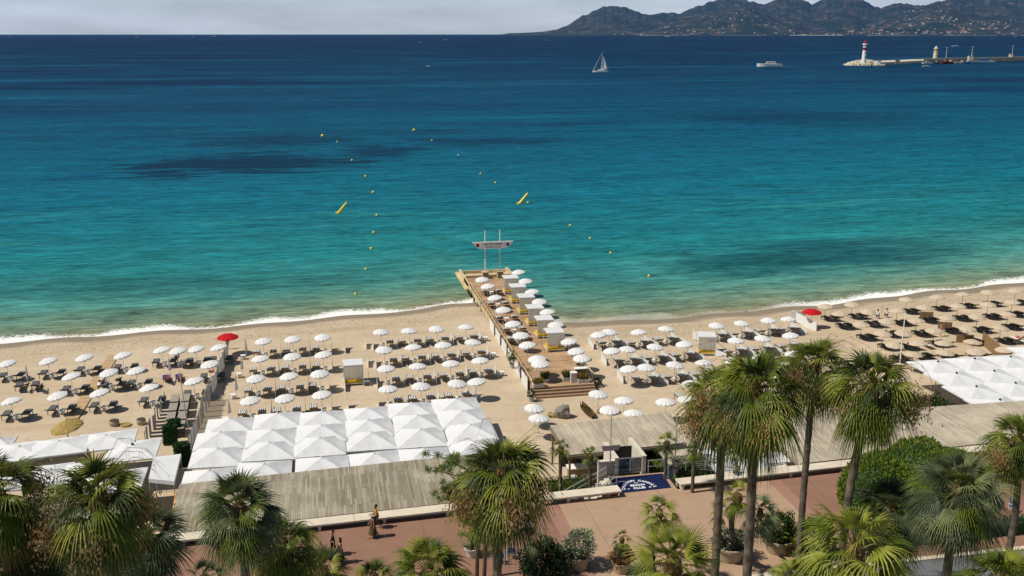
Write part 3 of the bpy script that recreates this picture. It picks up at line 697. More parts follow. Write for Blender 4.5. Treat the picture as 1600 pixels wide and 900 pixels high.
# folded brown screens and kit on the far right beach
def standing_panel(px, py, L, h, rz, mat, name, label, cat, slats=0, g=None):
    p = P(px, py, 1); t = thing(name, label, cat, (p.x, p.y, gz(p.x, p.y)), rz, g); m = MB(); m.box((0, 0, h/2), (L, .03, h)); m.build('cloth', mat, t)
    for k in range(int(L/1.6)+2): m = MB(); m.box((-L/2+min(L, k*1.6), .03, h/2), (.06, .06, h+.15)); m.build('post', M['khaki_wood'], t)
    return t
standing_panel(1447, 499, 1.5, .95, radians(-20), M['brown_net'], 'beach_screen', 'brown screen beside dark loungers, nearest the water', 'screen', g='brown screens')
standing_panel(1476, 515, 1.5, .95, radians(-20), M['brown_net'], 'beach_screen', 'brown screen beside dark loungers, third row of the far right beach', 'screen', g='brown screens')
standing_panel(1507, 536, 1.8, .95, radians(-20), M['brown_net'], 'beach_screen', 'brown screen beside dark loungers, nearest the white canopies', 'screen', g='brown screens')
for k, (a, b) in enumerate([((1534, 538), (1563, 563)), ((1563, 563), (1602, 590))]):
    A = P(*a, 1); B = P(*b, 1); d = B-A; t = thing('brown_screen_fence', ['long brown screen fence running toward the sea, upper stretch', 'long brown screen fence beside the white canopies, lower stretch'][k], 'fence', ((A.x+B.x)/2, (A.y+B.y)/2, 1), atan2(d.y, d.x))
    m = MB(); m.box((0, 0, .75), (d.length, .04, 1.5)); m.build('cloth', M['brown_net'], t)
    n = int(d.length/1.8)+1
    for i in range(n+1): m = MB(); m.box((-d.length/2+d.length*i/n, .05, .8), (.07, .07, 1.6)); m.build('post', M['khaki_wood'], t)
# stepped white panels beside the right red parasol
for k, (a, b, h) in enumerate([((1235, 500), (1258, 500), 1.3), ((1238, 497), (1275, 517), 1.2)]):
    A = P(a[0], a[1], 1); B = P(b[0], b[1], 1); d = B-A; t = thing('white_fence', ['short white panel at the left end beside the red parasol', 'long white panel fence sloping to the sand beside the red parasol'][k], 'fence', ((A.x+B.x)/2, (A.y+B.y)/2, .8), atan2(d.y, d.x))
    m = MB(); m.prism([(-d.length/2, -.02), (d.length/2, -.02), (d.length/2, .02), (-d.length/2, .02)], 0, h); m.build('panel', M['screen_white'], t)
    for i in range(4): m = MB(); m.box((-d.length/2+d.length*i/3, .05, h/2), (.06, .06, h+.1)); m.build('post', M['white_metal'], t)

# cabanas (daybeds with a flat canopy)
def cabana_proto():
    t = thing('cabana', '', 'cabana'); W, D, H = 1.85, 1.9, 2.1
    m = MB()
    for sx in (-1, 1):
        for sy in (-1, 1): m.box((sx*W/2, sy*D/2, H/2), (.055, .055, H))
    for z in (.22, H):
        for s in (-1, 1): m.box((0, s*D/2, z), (W, .05, .05)); m.box((s*W/2, 0, z), (.05, D, .05))
    m.build('frame', M['white_metal'], t)
    m = MB(); m.box((0, 0, H+.05), (W+.1, D+.1, .05)); m.box((0, -D/2-.05, H-.03), (W+.1, .02, .12)); m.build('canopy', M['white_cloth'], t)
    m = MB()
    for k in range(12):
        x0, x1 = -W/2+W*k/12, -W/2+W*(k+1)/12; o0, o1 = (.03 if k % 2 else -.03), (-.03 if k % 2 else .03)
        m.poly([(x0, -D/2+.02+o0*.5, .62), (x1, -D/2+.02+o1*.5, .62), (x1, -D/2+.02+o1*.5, H), (x0, -D/2+.02+o0*.5, H)])
    m.build('curtain', M['thin_cloth'], t)
    m = MB(); m.box((0, 0, .38), (W-.1, D-.1, .24), top=.97); m.build('mattress', M['yellow_cushion'], t)
    for s in (-1, 1): m = MB(); m.box((s*.42, -D/2+.28, .66), (.62, .2, .36), top=.85); m.build('cushion', M['yellow_cushion'], t)
    return t
p_cab = cabana_proto(); DECK = 1.7
for k, (px, py) in enumerate([(802, 432.5), (813, 446), (824, 462), (836, 479), (849, 497), (863, 516.7)]):
    p = P(px, py, DECK+2.12); inst(p_cab, 24.25, p.y, DECK, 0, 'white cabana with yellow mattress on the jetty, %s' % ['farthest out', 'second from the sea end', 'third from the sea end', 'fourth from the sea end', 'second nearest the steps', 'nearest the steps'][k], 'cabanas on the jetty')
p = P(553, 603, 1); inst(p_cab, p.x, p.y+1, 1, radians(2), 'white cabana with yellow mattress alone in the middle of the sand', 'cabanas on the sand')
p = P(1108, 556, 1); inst(p_cab, p.x, p.y+1, 1, radians(-14), 'white cabana with yellow mattress on the beach right of the jetty', 'cabanas on the sand')
pt = thing('parasol_stand', 'small grey table with a pole just right of the sand cabana', 'table', (P(573, 602, 1).x, P(573, 602, 1).y, 1)); m = MB(); m.box((0, 0, .45), (.6, .5, .04)); m.build('table_top', M['grey_metal'], pt)
for sx in (-1, 1): m = MB(); m.box((sx*.25, 0, .22), (.05, .4, .42)); m.build('leg', M['grey_metal'], pt)
m = MB(); m.tube([(.2, .1, 0), (.2, .1, 1.5)], .02, 5); m.build('pole', M['dark_metal'], pt)

# ================================================================== jetty
jt = thing('jetty', 'wooden jetty with light timber end platform running out over the water', 'jetty', (22.6, 89, 0))
def jb(name, mat, boxes, parent=jt):
    m = MB()
    for (x0, x1, y0, y1, z0, z1) in boxes: m.box(((x0+x1)/2-22.6, (y0+y1)/2-89, (z0+z1)/2), (x1-x0, y1-y0, z1-z0))
    return m.build(name, mat, parent)
jb('deck', M['deck_planks'], [(19.45, 25.6, 89.4, 135.0, DECK-.14, DECK)])
for i in range(3): jb('step', M['step_timber'], [(19.45, 25.6, 89.4-.42*(i+1), 89.4-.42*i-.004, .98+.18*(2-i)-.02*0, 1.16+.18*(2-i))])
jb('fascia', M['step_timber'], [(19.40, 19.45, 89.4, 135, 1.2, DECK+.002), (25.6, 25.65, 89.4, 135, 1.2, DECK+.002)])
jb('end_platform', M['light_timber'], [(18.9, 26.3, 130.6, 140.8, 1.0, 1.28)])
jb('end_wall', M['light_timber'], [(19.6, 26.1, 135.1, 135.6, 1.283, 2.0), (19.3, 19.6, 130.5, 139.5, 1.283, 1.95), (26.1, 26.5, 131, 139.5, 1.283, 1.95), (19.6, 26.1, 139.2, 139.5, 1.283, 1.7)])
for y in frange(94, 141, 3.1)[:-1]:
    for x in (19.7, 22.5, 25.3): m = MB(); m.tube([(x-22.6, y-89, -4), (x-22.6, y-89, 1.55)], .14, 8); m.build('pile', M['step_timber'], jt)
rl = jb('balustrade', M['light_timber'], [(19.30, 19.385, a, a+6.8, 1.45, 2.0) for a in frange(106, 134, 7.2)[:-1]]); jb('top_rail', M['light_timber'], [(19.45, 19.56, 90, 130, 2.20, 2.27), (25.55, 25.66, 90, 117, 2.58, 2.66)])
for y in frange(90, 130, 1.6): jb('post', M['khaki_wood'], [(19.46, 19.54, y-.04, y+.04, DECK+.002, 2.2)])
for y in frange(90, 117, 1.6): jb('post', M['khaki_wood'], [(25.56, 25.64, y-.04, y+.04, DECK+.002, 2.6)])
for a in (90.6, 94.3, 98.0, 101.7, 105.6, 109.5): jb('side_panel', M['screen_white'], [(19.14, 19.19, a, a+2.9, .6, 2.2)])
for a in (93, 97, 101): jb('side_panel', M['screen_white'], [(25.92, 25.97, a, a+2.6, .9, 2.0)])
for k, x in enumerate((22.3, 24.4)):
    mb = thing('mast_base', 'pale boxed base of the %s sign mast at the jetty end' % ('left', 'right')[k], 'plinth', (x, 134.4, DECK+.002), 0, 'boxed bases of the sign masts'); m = MB(); m.box((0, 0, .45), (.85, .85, .9)); m.build('box', M['light_timber'], mb); m = MB(); m.box((0, 0, .93), (.95, .95, .06)); m.build('lid', M['light_timber'], mb)
# the sign between two masts
sg = thing('jetty_sign', 'boat-shaped white sign on two tall masts at the jetty end', 'sign', (23.35, 134.4, DECK+.96))
for x in (-1.05, 1.05): m = MB(); m.tube([(x, 0, 0), (x, 0, 5.9)], [.075, .06], 8); m.build('mast', M['white_metal'], sg)
m = MB(); pf = [(-2.85, 4.22), (2.85, 4.22), (2.45, 3.72), (1.9, 3.3), (-1.9, 3.3), (-2.45, 3.72)]
a = [m.pt((x, -.16, z)) for x, z in pf]; b = [m.pt((x, -.28, z)) for x, z in pf]; m.face(a[::-1]); m.face(b)
for i in range(6): m.face([a[i], a[(i+1) % 6], b[(i+1) % 6], b[i]])
bd = m.build('board', M['sign_board'], sg); m = MB(); m.box((0, -.22, 4.26), (5.8, .26, .07)); m.build('rim', M['white_metal'], sg)

def text_obj(txt, size, mat, parent, loc, rot=(pi/2, 0, 0), name='lettering', align='CENTER', ext=.006, bold=0.0, xs=1):
    cu = bpy.data.curves.new('t', 'FONT'); cu.body = txt; cu.size = size; cu.align_x = align; cu.align_y = 'CENTER'; cu.extrude = ext; cu.offset = bold
    o = bpy.data.objects.new('t', cu); COL.objects.link(o); bpy.context.view_layer.update()
    me = bpy.data.meshes.new_from_object(o.evaluated_get(bpy.context.evaluated_depsgraph_get())); me.name = name
    bpy.data.objects.remove(o); me.materials.clear(); me.materials.append(mat)
    r = bpy.data.objects.new(name, me); COL.objects.link(r); r.parent = parent; r.location = loc; r.rotation_euler = rot; r.scale = (xs, 1, 1); return r
text_obj('CARLTON CANNES', .36, M['navy_ink'], sg, (0, -.29, 3.93), bold=.006, xs=.86)
text_obj('THE BEACH CLUB', .32, M['red_ink'], sg, (0, -.29, 3.53), bold=.006, xs=.86)
for x in (-2.12, 2.12):
    m = MB(); K = 16; m.poly([(x+.25*cos(2*pi*k/K), -.288, 3.84+.25*sin(2*pi*k/K)) for k in range(K)]); m.build('emblem', M['red_ink'], sg)
    m = MB(); m.poly([(x+.15*cos(2*pi*k/K), -.293, 3.84+.15*sin(2*pi*k/K)) for k in range(K)]); m.build('emblem_centre', M['navy_ink'], sg)
for x in (-1.62, 1.62): m = MB(); m.box((x, -.287, 3.74), (.03, .01, .6)); m.build('emblem_bar', M['khaki_wood'], sg)

# parasols, loungers and tables on the jetty
JL = [(753, 435.5), (762, 446), (771, 464), (781, 483), (794.5, 505), (806, 523), (812, 538), (824, 560), (829, 567.5)]
for k, (px, py) in enumerate(JL):
    p = P(px, py, DECK+2.0); l = '%s from the sea end, left side of jetty' % ORD[k]
    inst(proto_white, max(p.x, 20.5), p.y, DECK, random.random(), 'white parasol, '+l, 'white parasols on the jetty')
    if 1 < k < 7:
        b_ = P(px-3, py-8, 2.15)
        for s in (-1, 1): inst(pl_stripe, max(b_.x, 20.9)+s*.92, b_.y-.3, DECK, 0, 'striped lounger %s of the parasol %s' % ('left' if s < 0 else 'right', l), 'striped sun loungers on the jetty')
        inst(p_table, max(b_.x, 20.9), b_.y, DECK, 0, 'white table by the parasol %s' % l, 'white tables on the jetty')
JR = [(810, 424), (821, 438), (831, 454.5), (842.5, 470), (855, 486), (868, 506), (889, 532), (900, 547), (909, 558)]
for k, (px, py) in enumerate(JR):
    p = P(px, py, DECK+2.0 if k < 6 else 3.3)
    inst(proto_white, p.x, p.y, (DECK if k < 6 else 1.3), random.random(), 'white parasol, %s from the sea end, right side of jetty' % ORD[k], 'white parasols beside the jetty')

# ================================================================== square market canopies
def square_canopy(W, D, rise, cap=False):
    m = MB(); n = 6; N = 2*n+1; ids = {}
    for j in range(N):
        for i in range(N):
            u = -1+2*i/(N-1); v = -1+2*j/(N-1); r = max(abs(u), abs(v)); z = rise*(1-r)**1.0
            sag = -.07*(1-abs(u*v))*r**2*.8 if r > .05 else 0
            z += -.09*sin(pi*r)*(1-abs(abs(u)-abs(v)))**2*(-1)-.05*sin(pi*r)+.035*noise.noise(Vector((u*3+W, v*3, W*3)))
            ids[i, j] = m.pt((u*W/2, v*D/2, z))
    for j in range(N-1):
        for i in range(N-1):
            a, b, c, d = ids[i, j], ids[i+1, j], ids[i+1, j+1], ids[i, j+1]
            if (i < n) == (j < n): m.face([a, b, c]); m.face([a, c, d])
            else: m.face([a, b, d]); m.face([b, c, d])
    for (x0, y0, x1, y1) in ((-1, -1, 1, -1), (1, -1, 1, 1), (1, 1, -1, 1), (-1, 1, -1, -1)):
        for k in range(6):
            a = k/6; b = (k+1)/6; f = lambda t: (W/2*(x0+(x1-x0)*t), D/2*(y0+(y1-y0)*t))
            A, B = f(a), f(b); m.poly([(A[0], A[1], 0), (B[0], B[1], 0), (B[0]*1.004, B[1]*1.004, -.11), (A[0]*1.004, A[1]*1.004, -.11)])
    return m
def market(x, y, z0, W, D, H, rise, label, group, tilt=(0, 0, 0), rz=0, cap=False):
    t = thing('market_umbrella', label, 'umbrella', (x, y, z0), rz, group)
    c = square_canopy(W, D, rise).build('canopy', M['shade_cloth'], t); c.location = (0, 0, H-rise); c.rotation_euler = tilt
    m = MB(); q = .32; zt = rise+.05
    for k in range(4):
        a, b = k*pi/2+pi/4, (k+1)*pi/2+pi/4
        m.poly([(0, 0, zt+.06), (q*cos(a), q*sin(a), rise-.13), (q*cos(b), q*sin(b), rise-.13)])
    v = m.build('vent', M['shade_cloth'], t); v.location = (0, 0, H-rise); v.rotation_euler = tilt
    m = MB(); m.tube([(0, 0, 0), (0, 0, H)], .045, 8); m.build('pole', M['grey_metal'], t)
    m = MB(); m.lathe((0, 0, H), [(0, .2 if cap else .12), (.1 if cap else .04, .1), (.12 if cap else .05, 0), (.04, -.06)], 8); m.build('finial', M['black'] if cap else M['white_metal'], t)
    m = MB(); m.box((0, 0, .1), (.8, .8, .2)); m.build('base', M['stone_dark'], t)
    m = MB()
    for k in range(8):
        a = k*pi/4; rx = cos(a)*(W/2)/max(abs(cos(a)), abs(sin(a))); ry = sin(a)*(D/2)/max(abs(cos(a)), abs(sin(a))); m.tube([(0, 0, H-rise*.5-.25), (rx*.5, ry*.5, H-rise*.5-.08)], .015, 4)
    m.build('strut', M['grey_metal'], t)
    return t
MK = [[(360, 654), (433, 646), (503, 644), (574, 637.5), (642.5, 630), (713, 624)], [(344, 677), (424, 674), (502, 667), (575, 658), (652, 651), (722, 644)], [(339, 700.6), (420.6, 692), (499, 685), (580, 675.6), (656.6, 671), (735, 664)], [(327, 736.6), (412, 727), (503, 718), (585, 710), (663, 704), (742, 692)]]
for ri, row in enumerate(MK):
    for ci, (px, py) in enumerate(row):
        zt = 4.3; p = P(px, py, zt)
        market(p.x, p.y, 1, 4.0-.04*(ri % 2), 3.75, zt-1+.10*(ri % 2)+.03*(ci % 3), .72, 'square white canopy, %s from left, %s of the big cluster' % (ORD[ci], ['row nearest the sea', 'second row', 'third row', 'row touching the plank roof'][ri]), 'square white canopies of the big cluster', (radians(random.uniform(-2, 2)), radians(random.uniform(-2, 2)), 0))
RK = [(1453, 566), (1507, 561), (1558, 557), (1495, 579.5), (1545, 581), (1600, 576), (1487, 586), (1516, 594), (1578, 590), (1552, 614), (1610, 603), (1590, 628)]
RKW = ['upper left corner', 'top middle', 'top right', 'left of centre', 'centre', 'right edge', 'left edge, second row', 'centre, second row', 'right, second row', 'bottom corner', 'right edge, third row', 'lowest, at the right edge']
rk_pos = []
for i in range(4):
    for j in range(4):
        x = 57.6+i*4.0-(0 if j < 3 else 0); y = 82.3-j*3.5; x0 = {0: 56.0, 1: 55.6, 2: 55.2, 3: 55.0}[j]
        rk_pos.append((x0+2+i*3.95, y))
        market(x0+2+i*3.95, y, 1, 4.15, 4.05, 3.2+.05*((i+j) % 2), .5, 'square white canopy with black cap, %s from left, %s, right cluster' % (ORD[i], ['sea-side row', 'second row', 'third row', 'lowest row'][j]), 'square white canopies of the right cluster', cap=True)
p = P(1590, 557, 4); market(p.x+3.5, p.y+1.6, 1, 4.2, 4, 3.2, .5, 'square white canopy cut by the right edge beyond the brown screen fence', None, cap=True)
for (px, py, W, D, rz, H), l in zip([(30, 697, 4.2, 3.6, 0, 3.0), (92, 689, 4.4, 3.4, .05, 3.3), (165, 680, 4.4, 3.6, .05, 3.3), (207, 695, 3.8, 3.8, 0, 3.2), (60, 735, 4.4, 3.6, .05, 3.0), (135, 728, 4.4, 3.6, 0, 3.1), (180, 742, 4, 3.6, 0, 2.9), (5, 742, 4.4, 3.6, 0, 3.0), (-2, 684, 2.2, 2.2, 0, 2.6)],
        ['square white canopy at the far left edge above the palms', 'square white canopy left of the tan awning, long upper edge on sand', 'square white canopy just below the straw parasol', 'square white canopy with a small black cap, right of the tall left palm', 'square white canopy behind the left palms, below the tan awning', 'square white canopy hidden behind the crown of the tall left palm', 'square white canopy seen through the fronds, next to the flat awning', 'square white canopy cut by the left edge of the photo, lower one', 'small white canopy at the left edge, above the others']):
    p = P(px, py, 1+H); market(p.x, p.y, 1, W, D, H, .45, l, None, rz=rz, cap='black cap' in l, tilt=(radians(1), radians(-2), 0))
def awning(pts, z, label, mat, drop=.25, name='flat_awning'):
    ps = [P(px, py, z) for px, py in pts]; c = sum(ps, Vector())/len(ps); t = thing(name, label, 'awning', (c.x, c.y, 1)); m = MB()
    pl = [(q.x-c.x, q.y-c.y) for q in ps]
    if sum(a[0]*b[1]-b[0]*a[1] for a, b in zip(pl, pl[1:]+pl[:1])) < 0: pl = pl[::-1]
    m.prism(pl, z-1-.05, z-1)
    for a, b in zip(pl, pl[1:]+pl[:1]): m.poly([(a[0]*1.003, a[1]*1.003, z-1.05), (b[0]*1.003, b[1]*1.003, z-1.05), (b[0]*1.003, b[1]*1.003, z-1.05-drop), (a[0]*1.003, a[1]*1.003, z-1.05-drop)])
    m.build('cloth', mat, t)
    for a in pl: m = MB(); m.tube([(a[0]*.96, a[1]*.96, 0), (a[0]*.96, a[1]*.96, z-1.05)], .04, 6); m.build('post', M['grey_metal'], t)
    return t
awning([(240, 714), (283, 709), (272, 752), (232, 748)], 3.9, 'flat white awning beside the green bins left of the big canopy cluster', M['shade_cloth'])
awning([(48, 727), (88, 722), (140, 715), (142, 706), (60, 714)], 3.2, 'tan fabric awning behind the left palms', M['beige_cloth'])

# ================================================================== plank roofs, bench, entrance
def roof(poly, z, mat, label, nm='plank_roof', posts=()):
    t = thing(nm, label, 'roof', (poly[0][0], poly[0][1], 1)); ox, oy = poly[0]
    m = MB(); m.prism([(x-ox, y-oy) for x, y in poly], z-1-.14, z-1); m.build('planks', mat, t)
    m = MB()
    for a, b in zip(poly, poly[1:]+poly[:1]):
        d = Vector((b[0]-a[0], b[1]-a[1])); L = d.length; m.box(((a[0]+b[0])/2-ox, (a[1]+b[1])/2-oy, z-1-.24), (L-.04, .08, .2), atan2(d.y, d.x))
    m.build('fascia', M['khaki_wood'], t)
    for x, y in posts: m = MB(); m.box((x-ox, y-oy, (z-1.2)/2), (.14, .14, z-1.2)); m.build('post', M['khaki_wood'], t)
    return t
roof([(-10.6, WL(-10.6)+.75), (10.4, WL(10.4)+.75), (10.4, 69.1), (-10.6, 67.9)], 4.3, M['roof_planks'], 'long weathered grey plank roof between the bench wall and the white canopies', posts=[(-10, 67), (-3, 67.5), (4, 68), (10, 68.5)])
roof([(-34, WL(-34)+.75), (-13.0, WL(-13)+.75), (-13.0, 66.6), (-34, 66.0)], 4.2, M['roof_planks'], 'weathered grey plank roof behind the palms at the bottom left corner', posts=[(-14, 66), (-22, 66), (-30, 66)])
roof([(17.4, 67.5), (27.0, 68.1), (27.9, 74.5), (17.4, 73.5)], 4.3, M['roof_planks_pale'], 'pale plank roof of the beach bar behind the entrance gate', posts=[(17.6, 67.7), (26.8, 68.3), (27.6, 74.3), (17.6, 73.3)])
roof([(33.8, WL(33.8)+.85), (80, WL(80)+.85), (80, 72), (58, 71.2), (34.2, 71.8)], 4.3, M['roof_planks_pale'], 'wide pale plank roof behind the tall palms on the right', posts=[(34.5, 71.2), (42, 71), (50, 71)])
ob = thing('orange_beam', 'slanting orange board at the left end of the long plank roof', 'board', (-11.0, 61.6, 1)); m = MB(); m.tube([(.1, 0, 3.2), (.35, 3.2, 2.9), (.15, 6.2, 2.7)], .09, 4); m.build('board', M['orange'], ob)
rw = MB(); rw.prism([(-120, WL(-40)+.0), (-120, WL(-40)+.3), (17.0, WL(17)+.3), (17.0, WL(17)+.001)], .3, 3.79)
rw.prism([(27, WL(27)+.001), (27, WL(27)+.3), (120, WL(120)+.3), (120, WL(120)+.001)], .3, 3.79)
tag(rw.build('retaining_wall', M['render_wall']), 'pale retaining wall holding the promenade above the beach restaurants', 'wall')
def bench(x0, x1, label):
    y0, y1 = WL(x0), WL(x1); L = sqrt((x1-x0)**2+(y1-y0)**2); t = thing('stone_bench', label, 'bench', ((x0+x1)/2, (y0+y1)/2+.05, 3.8), wang)
    m = MB(); n = max(1, int(L/6)); 
    for k in range(n): m.box((-L/2+L*(k+.5)/n, .15, .42), (L/n-.02, 1.0, .12))
    m.build('seat', M['stone'], t)
    m = MB(); m.box((0, .42, .18), (L-.06, .3, .355)); m.build('backing', M['stone_dark'], t)
    for k in range(int(L/4.2)+1): m = MB(); m.box((-L/2+.25+k*4.2, .0, .18), (.18, .5, .355)); m.build('support', M['stone'], t)
    return t
bench(-60, 19.6, 'long pale stone bench wall in front of the long plank roof'); bench(23.95, 90, 'long pale stone bench wall to the right of the blue entrance carpet')
# entrance
rugp = [P(953, 748, 3.804), P(1035, 740, 3.804), P(1049, 762, 3.804), P(969, 771, 3.804)]
cp = thing('entrance_carpet', 'navy blue entrance carpet with white round lettering', 'carpet', (21.6, 62.8, 3.804))
m = MB(); m.prism([(q.x-21.6, q.y-62.8) for q in (rugp[3], rugp[2], rugp[1], rugp[0])], 0.002, .022); m.build('carpet', M['navy_mat'], cp)
cc = P(1001, 765, 3.83); ox, oy = cc.x-21.6, cc.y-62.8
txt = 'CARLTON CANNES'; n = len(txt)
for i, ch in enumerate(txt):
    if ch == ' ': continue
    a = radians(168-156*i/(n-1)); r = 1.16
    text_obj(ch, .34, M['white_ink'], cp, (ox+r*cos(a), oy+r*1.25*sin(a), .032), (0, 0, a-pi/2), 'letter', bold=.010)
text_obj('BEACH', .40, M['white_ink'], cp, (ox, oy+.72, .032), (0, 0, 0), 'lettering', bold=.012, xs=.85); text_obj('CLUB', .40, M['white_ink'], cp, (ox, oy+.27, .032), (0, 0, 0), 'lettering', bold=.012, xs=.9)
text_obj('THE', .16, M['white_ink'], cp, (ox, oy+1.08, .032), (0, 0, 0), 'lettering', bold=.004)
for s, q in ((-1, '19'), (1, '89')): text_obj(q, .2, M['white_ink'], cp, (ox+s*.8, oy+.24, .032), (0, 0, 0), 'lettering', bold=.006)
gt = thing('entrance_gate', 'low glass gate between cream rendered side walls behind the carpet', 'gate', (21.3, 64.6, 3.8))
for (x, w_, y0, y1, h) in ((-.98, .28, .0, 2.9, 1.25), (1.12, .28, 0, 3.4, 1.25), (-1.75, 1.2, .0, .3, 1.05)):
    m = MB(); m.box((x, (y0+y1)/2, h/2-1.3), (w_, y1-y0, h+2.6)); m.box((x, (y0+y1)/2, h+.025), (w_+.06, y1-y0+.06, .05)); m.build('side_wall', M['render_wall'], gt)
gl = NT('smoked_glass'); gl.col((.05, .08, .11)); gl.spec(.08, .6); gl.b.inputs['Alpha'].default_value = .75; M['glass'] = gl.mat
for x0, x1 in ((-.82, .06), (.10, .96)):
    m = MB(); m.box(((x0+x1)/2, .1, .58), (x1-x0-.06, .02, 1.1)); gg = m.build('door', M['glass'], gt)
    m = MB()
    for x in (x0, x1): m.box((x, .1, .6), (.04, .05, 1.2))
    m.box(((x0+x1)/2, .1, 1.18), (x1-x0, .05, .04)); m.box(((x0+x1)/2, .1, .04), (x1-x0, .05, .04)); m.build('door_frame', M['galv'], gg)
m = MB(); m.box((.07, 2.6, -.2), (1.8, .1, 2.4)); m.build('dark_opening', M['black'], gt)  # black sheet stands in for the shaded opening under the bar roof
for k in range(7): m = MB(); m.box((.07, .6+.35*k, -.1-.18*k), (1.8, .35, .17)); m.build('step', M['render_wall'], gt)
st = thing('stone_stairs', 'stone stairs with steel handrails going down beside the bench', 'stairs', (19.6, 63.2, 3.8))
for k in range(12): m = MB(); m.box((-.18-.34*k, 0, -.1-.17*k), (.34, 1.9, .18)); m.build('step', M['render_wall'], st)
for y in (-.95, .95):
    for h in (.95, .55): m = MB(); m.tube([(.6, y, h), (0, y, h), (-4.0, y, h-2.0)], .028, 6); m.build('handrail', M['galv'], st)
    for k in range(4): m = MB(); m.tube([(-1.3*k, y, -.65*k-.1), (-1.3*k, y, .95-.65*k)], .025, 6); m.build('post', M['galv'], st)
rr = thing('railing', 'steel railing with glass sheets right of the entrance gate', 'railing', (23.9, 64.4, 3.8))
for h in (.95, .5): m = MB(); m.tube([(-1.3, 0, h), (3.2, .15, h), (3.3, -2.2, h)], .025, 6); m.build('rail', M['galv'], rr)
for x in (-1.2, .2, 1.7, 3.2): m = MB(); m.tube([(x, .05, -.1), (x, .05, 1)], .03, 6); m.build('post', M['galv'], rr)
dr = thing('sloping_rails', 'row of sloping steel handrails beside the right-hand hedge', 'railing', (26.0, 63.0, 3.8))
for k in range(4): m = MB(); m.tube([(0, .35*k, .65), (4.8, .35*k-.1, -.2-.0*k)], .025, 5); m.build('rail', M['galv'], dr)
for k in range(4): m = MB(); m.tube([(.2+1.4*k, 0, -.8), (.2+1.4*k, 0, .6-.26*k)], .025, 5); m.build('post', M['galv'], dr)
for k, (x, y) in enumerate([(19.55, 63.7), (24.25, 63.15)]):
    t = thing('banner_pole', 'tall grey pole with boat-shaped banner and notice board, %s of the carpet' % ('left' if k == 0 else 'right'), 'banner pole', (x, y, 3.8))
    m = MB(); m.tube([(0, 0, 0), (0, 0, 5.0)], [.06, .04], 8); m.build('pole', M['galv'], t)
    m = MB(); a = [m.pt((u, -.1, z)) for u, z in [(-.72, 2.75), (.72, 2.75), (.55, 2.35), (-.55, 2.35)]]; b = [m.pt((u, -.05, z)) for u, z in [(-.72, 2.75), (.72, 2.75), (.55, 2.35), (-.55, 2.35)]]; m.face(a[::-1]); m.face(b)
    for i in range(4): m.face([a[i], a[(i+1) % 4], b[(i+1) % 4], b[i]])
    m.build('banner', M['banner'], t)
    m = MB(); m.box((0, -.1, .95), (.46, .06, .95)); nb = m.build('notice_board', M['dark_metal'], t); 
    m = MB(); m.box((0, -.14, 1.15 if k else .95), (.36, .02, .42 if k else .82)); m.build('paper', M['banner'], nb)
    if k: m = MB(); m.box((0, -.14, .66), (.36, .02, .3)); m.build('paper', M['banner'], nb)
bar = thing('beach_bar', 'brown bar counter with white worktop under the pale plank roof', 'bar', (20.2, 69.2, 1))
m = MB(); m.box((0, 0, .75), (4.6, .7, 1.5)); m.build('counter', M['step_timber'], bar); m = MB(); m.box((0, 0, 1.53), (4.8, .95, .06)); m.build('worktop', M['white_towel'], bar)
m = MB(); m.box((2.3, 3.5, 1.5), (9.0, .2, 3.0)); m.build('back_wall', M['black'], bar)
for k in range(5):
    t = thing('bar_stool', 'round white stool at the beach bar, %s from left' % ORD[k], 'stool', (18.1+k*.95, 68.35, 1), 0, 'white stools at the beach bar'); m = MB(); m.lathe((0, 0, 1.1), [(0, .06), (.26, .05), (.28, 0), (.2, -.05), (0, -.05)], 12); m.build('seat', M['white_towel'], t); m = MB(); m.tube([(0, 0, 0), (0, 0, 1.06)], .03, 6); m.build('stem', M['galv'], t)
M['shed_wall'] = plain('dark_shed_wall', (.10, .13, .17), .8, .2, .15)
t = thing('blue_shed', 'dark blue-grey sloping shelter behind the right banner pole', 'shelter', (25.9, 67.0, 1)); m = MB(); m.prism([(-1.1, -1.2), (1.6, -1.6), (1.9, 1.2), (-.9, 1.2)], 0, 2.7); m.build('wall', M['shed_wall'], t); m = MB(); m.box((.3, -.2, 2.76), (3, 2.8, .08)); m.build('roof', M['roof_planks_pale'], t)
# white canopies tucked behind the twin palms, by the bench
market(29.9, 65.6, 1, 4.4, 4.4, 3.35, .6, 'white canopy behind the bench between the twin palm trunks', None, cap=False)
market(33.2, 66.6, 1, 2.6, 3.4, 2.9, .4, 'small white canopy wedged between the twin palms and the right plank roof', None)
t = thing('service_hut', 'low white box hut beside the wide right-hand plank roof', 'hut', (33.0, 64.2, 1)); m = MB(); m.box((-.3, 0, 1.1), (1.7, 1.5, 2.2)); m.build('wall', M['grey_metal'], t); m = MB(); m.box((-.3, 0, 2.23), (1.9, 1.7, .06)); m.build('roof', M['white_metal'], t)
# terrace beside the right canopies
t = thing('white_terrace', 'pale terrace floor with white table seen below the right canopies', 'terrace', (51, 75, 1)); m = MB(); m.box((0, 0, .25), (9, 6, .5)); m.build('floor', M['render_wall'], t); m = MB(); m.box((1.6, -1.6, 1.2), (3.2, 1.5, .06)); tt = m.build('table', M['white_towel'], t)
for sx in (-1, 1): m = MB(); m.box((1.6+sx*1.4, -1.6, .84), (.08, 1.2, .66)); m.build('table_leg', M['white_metal'], tt)

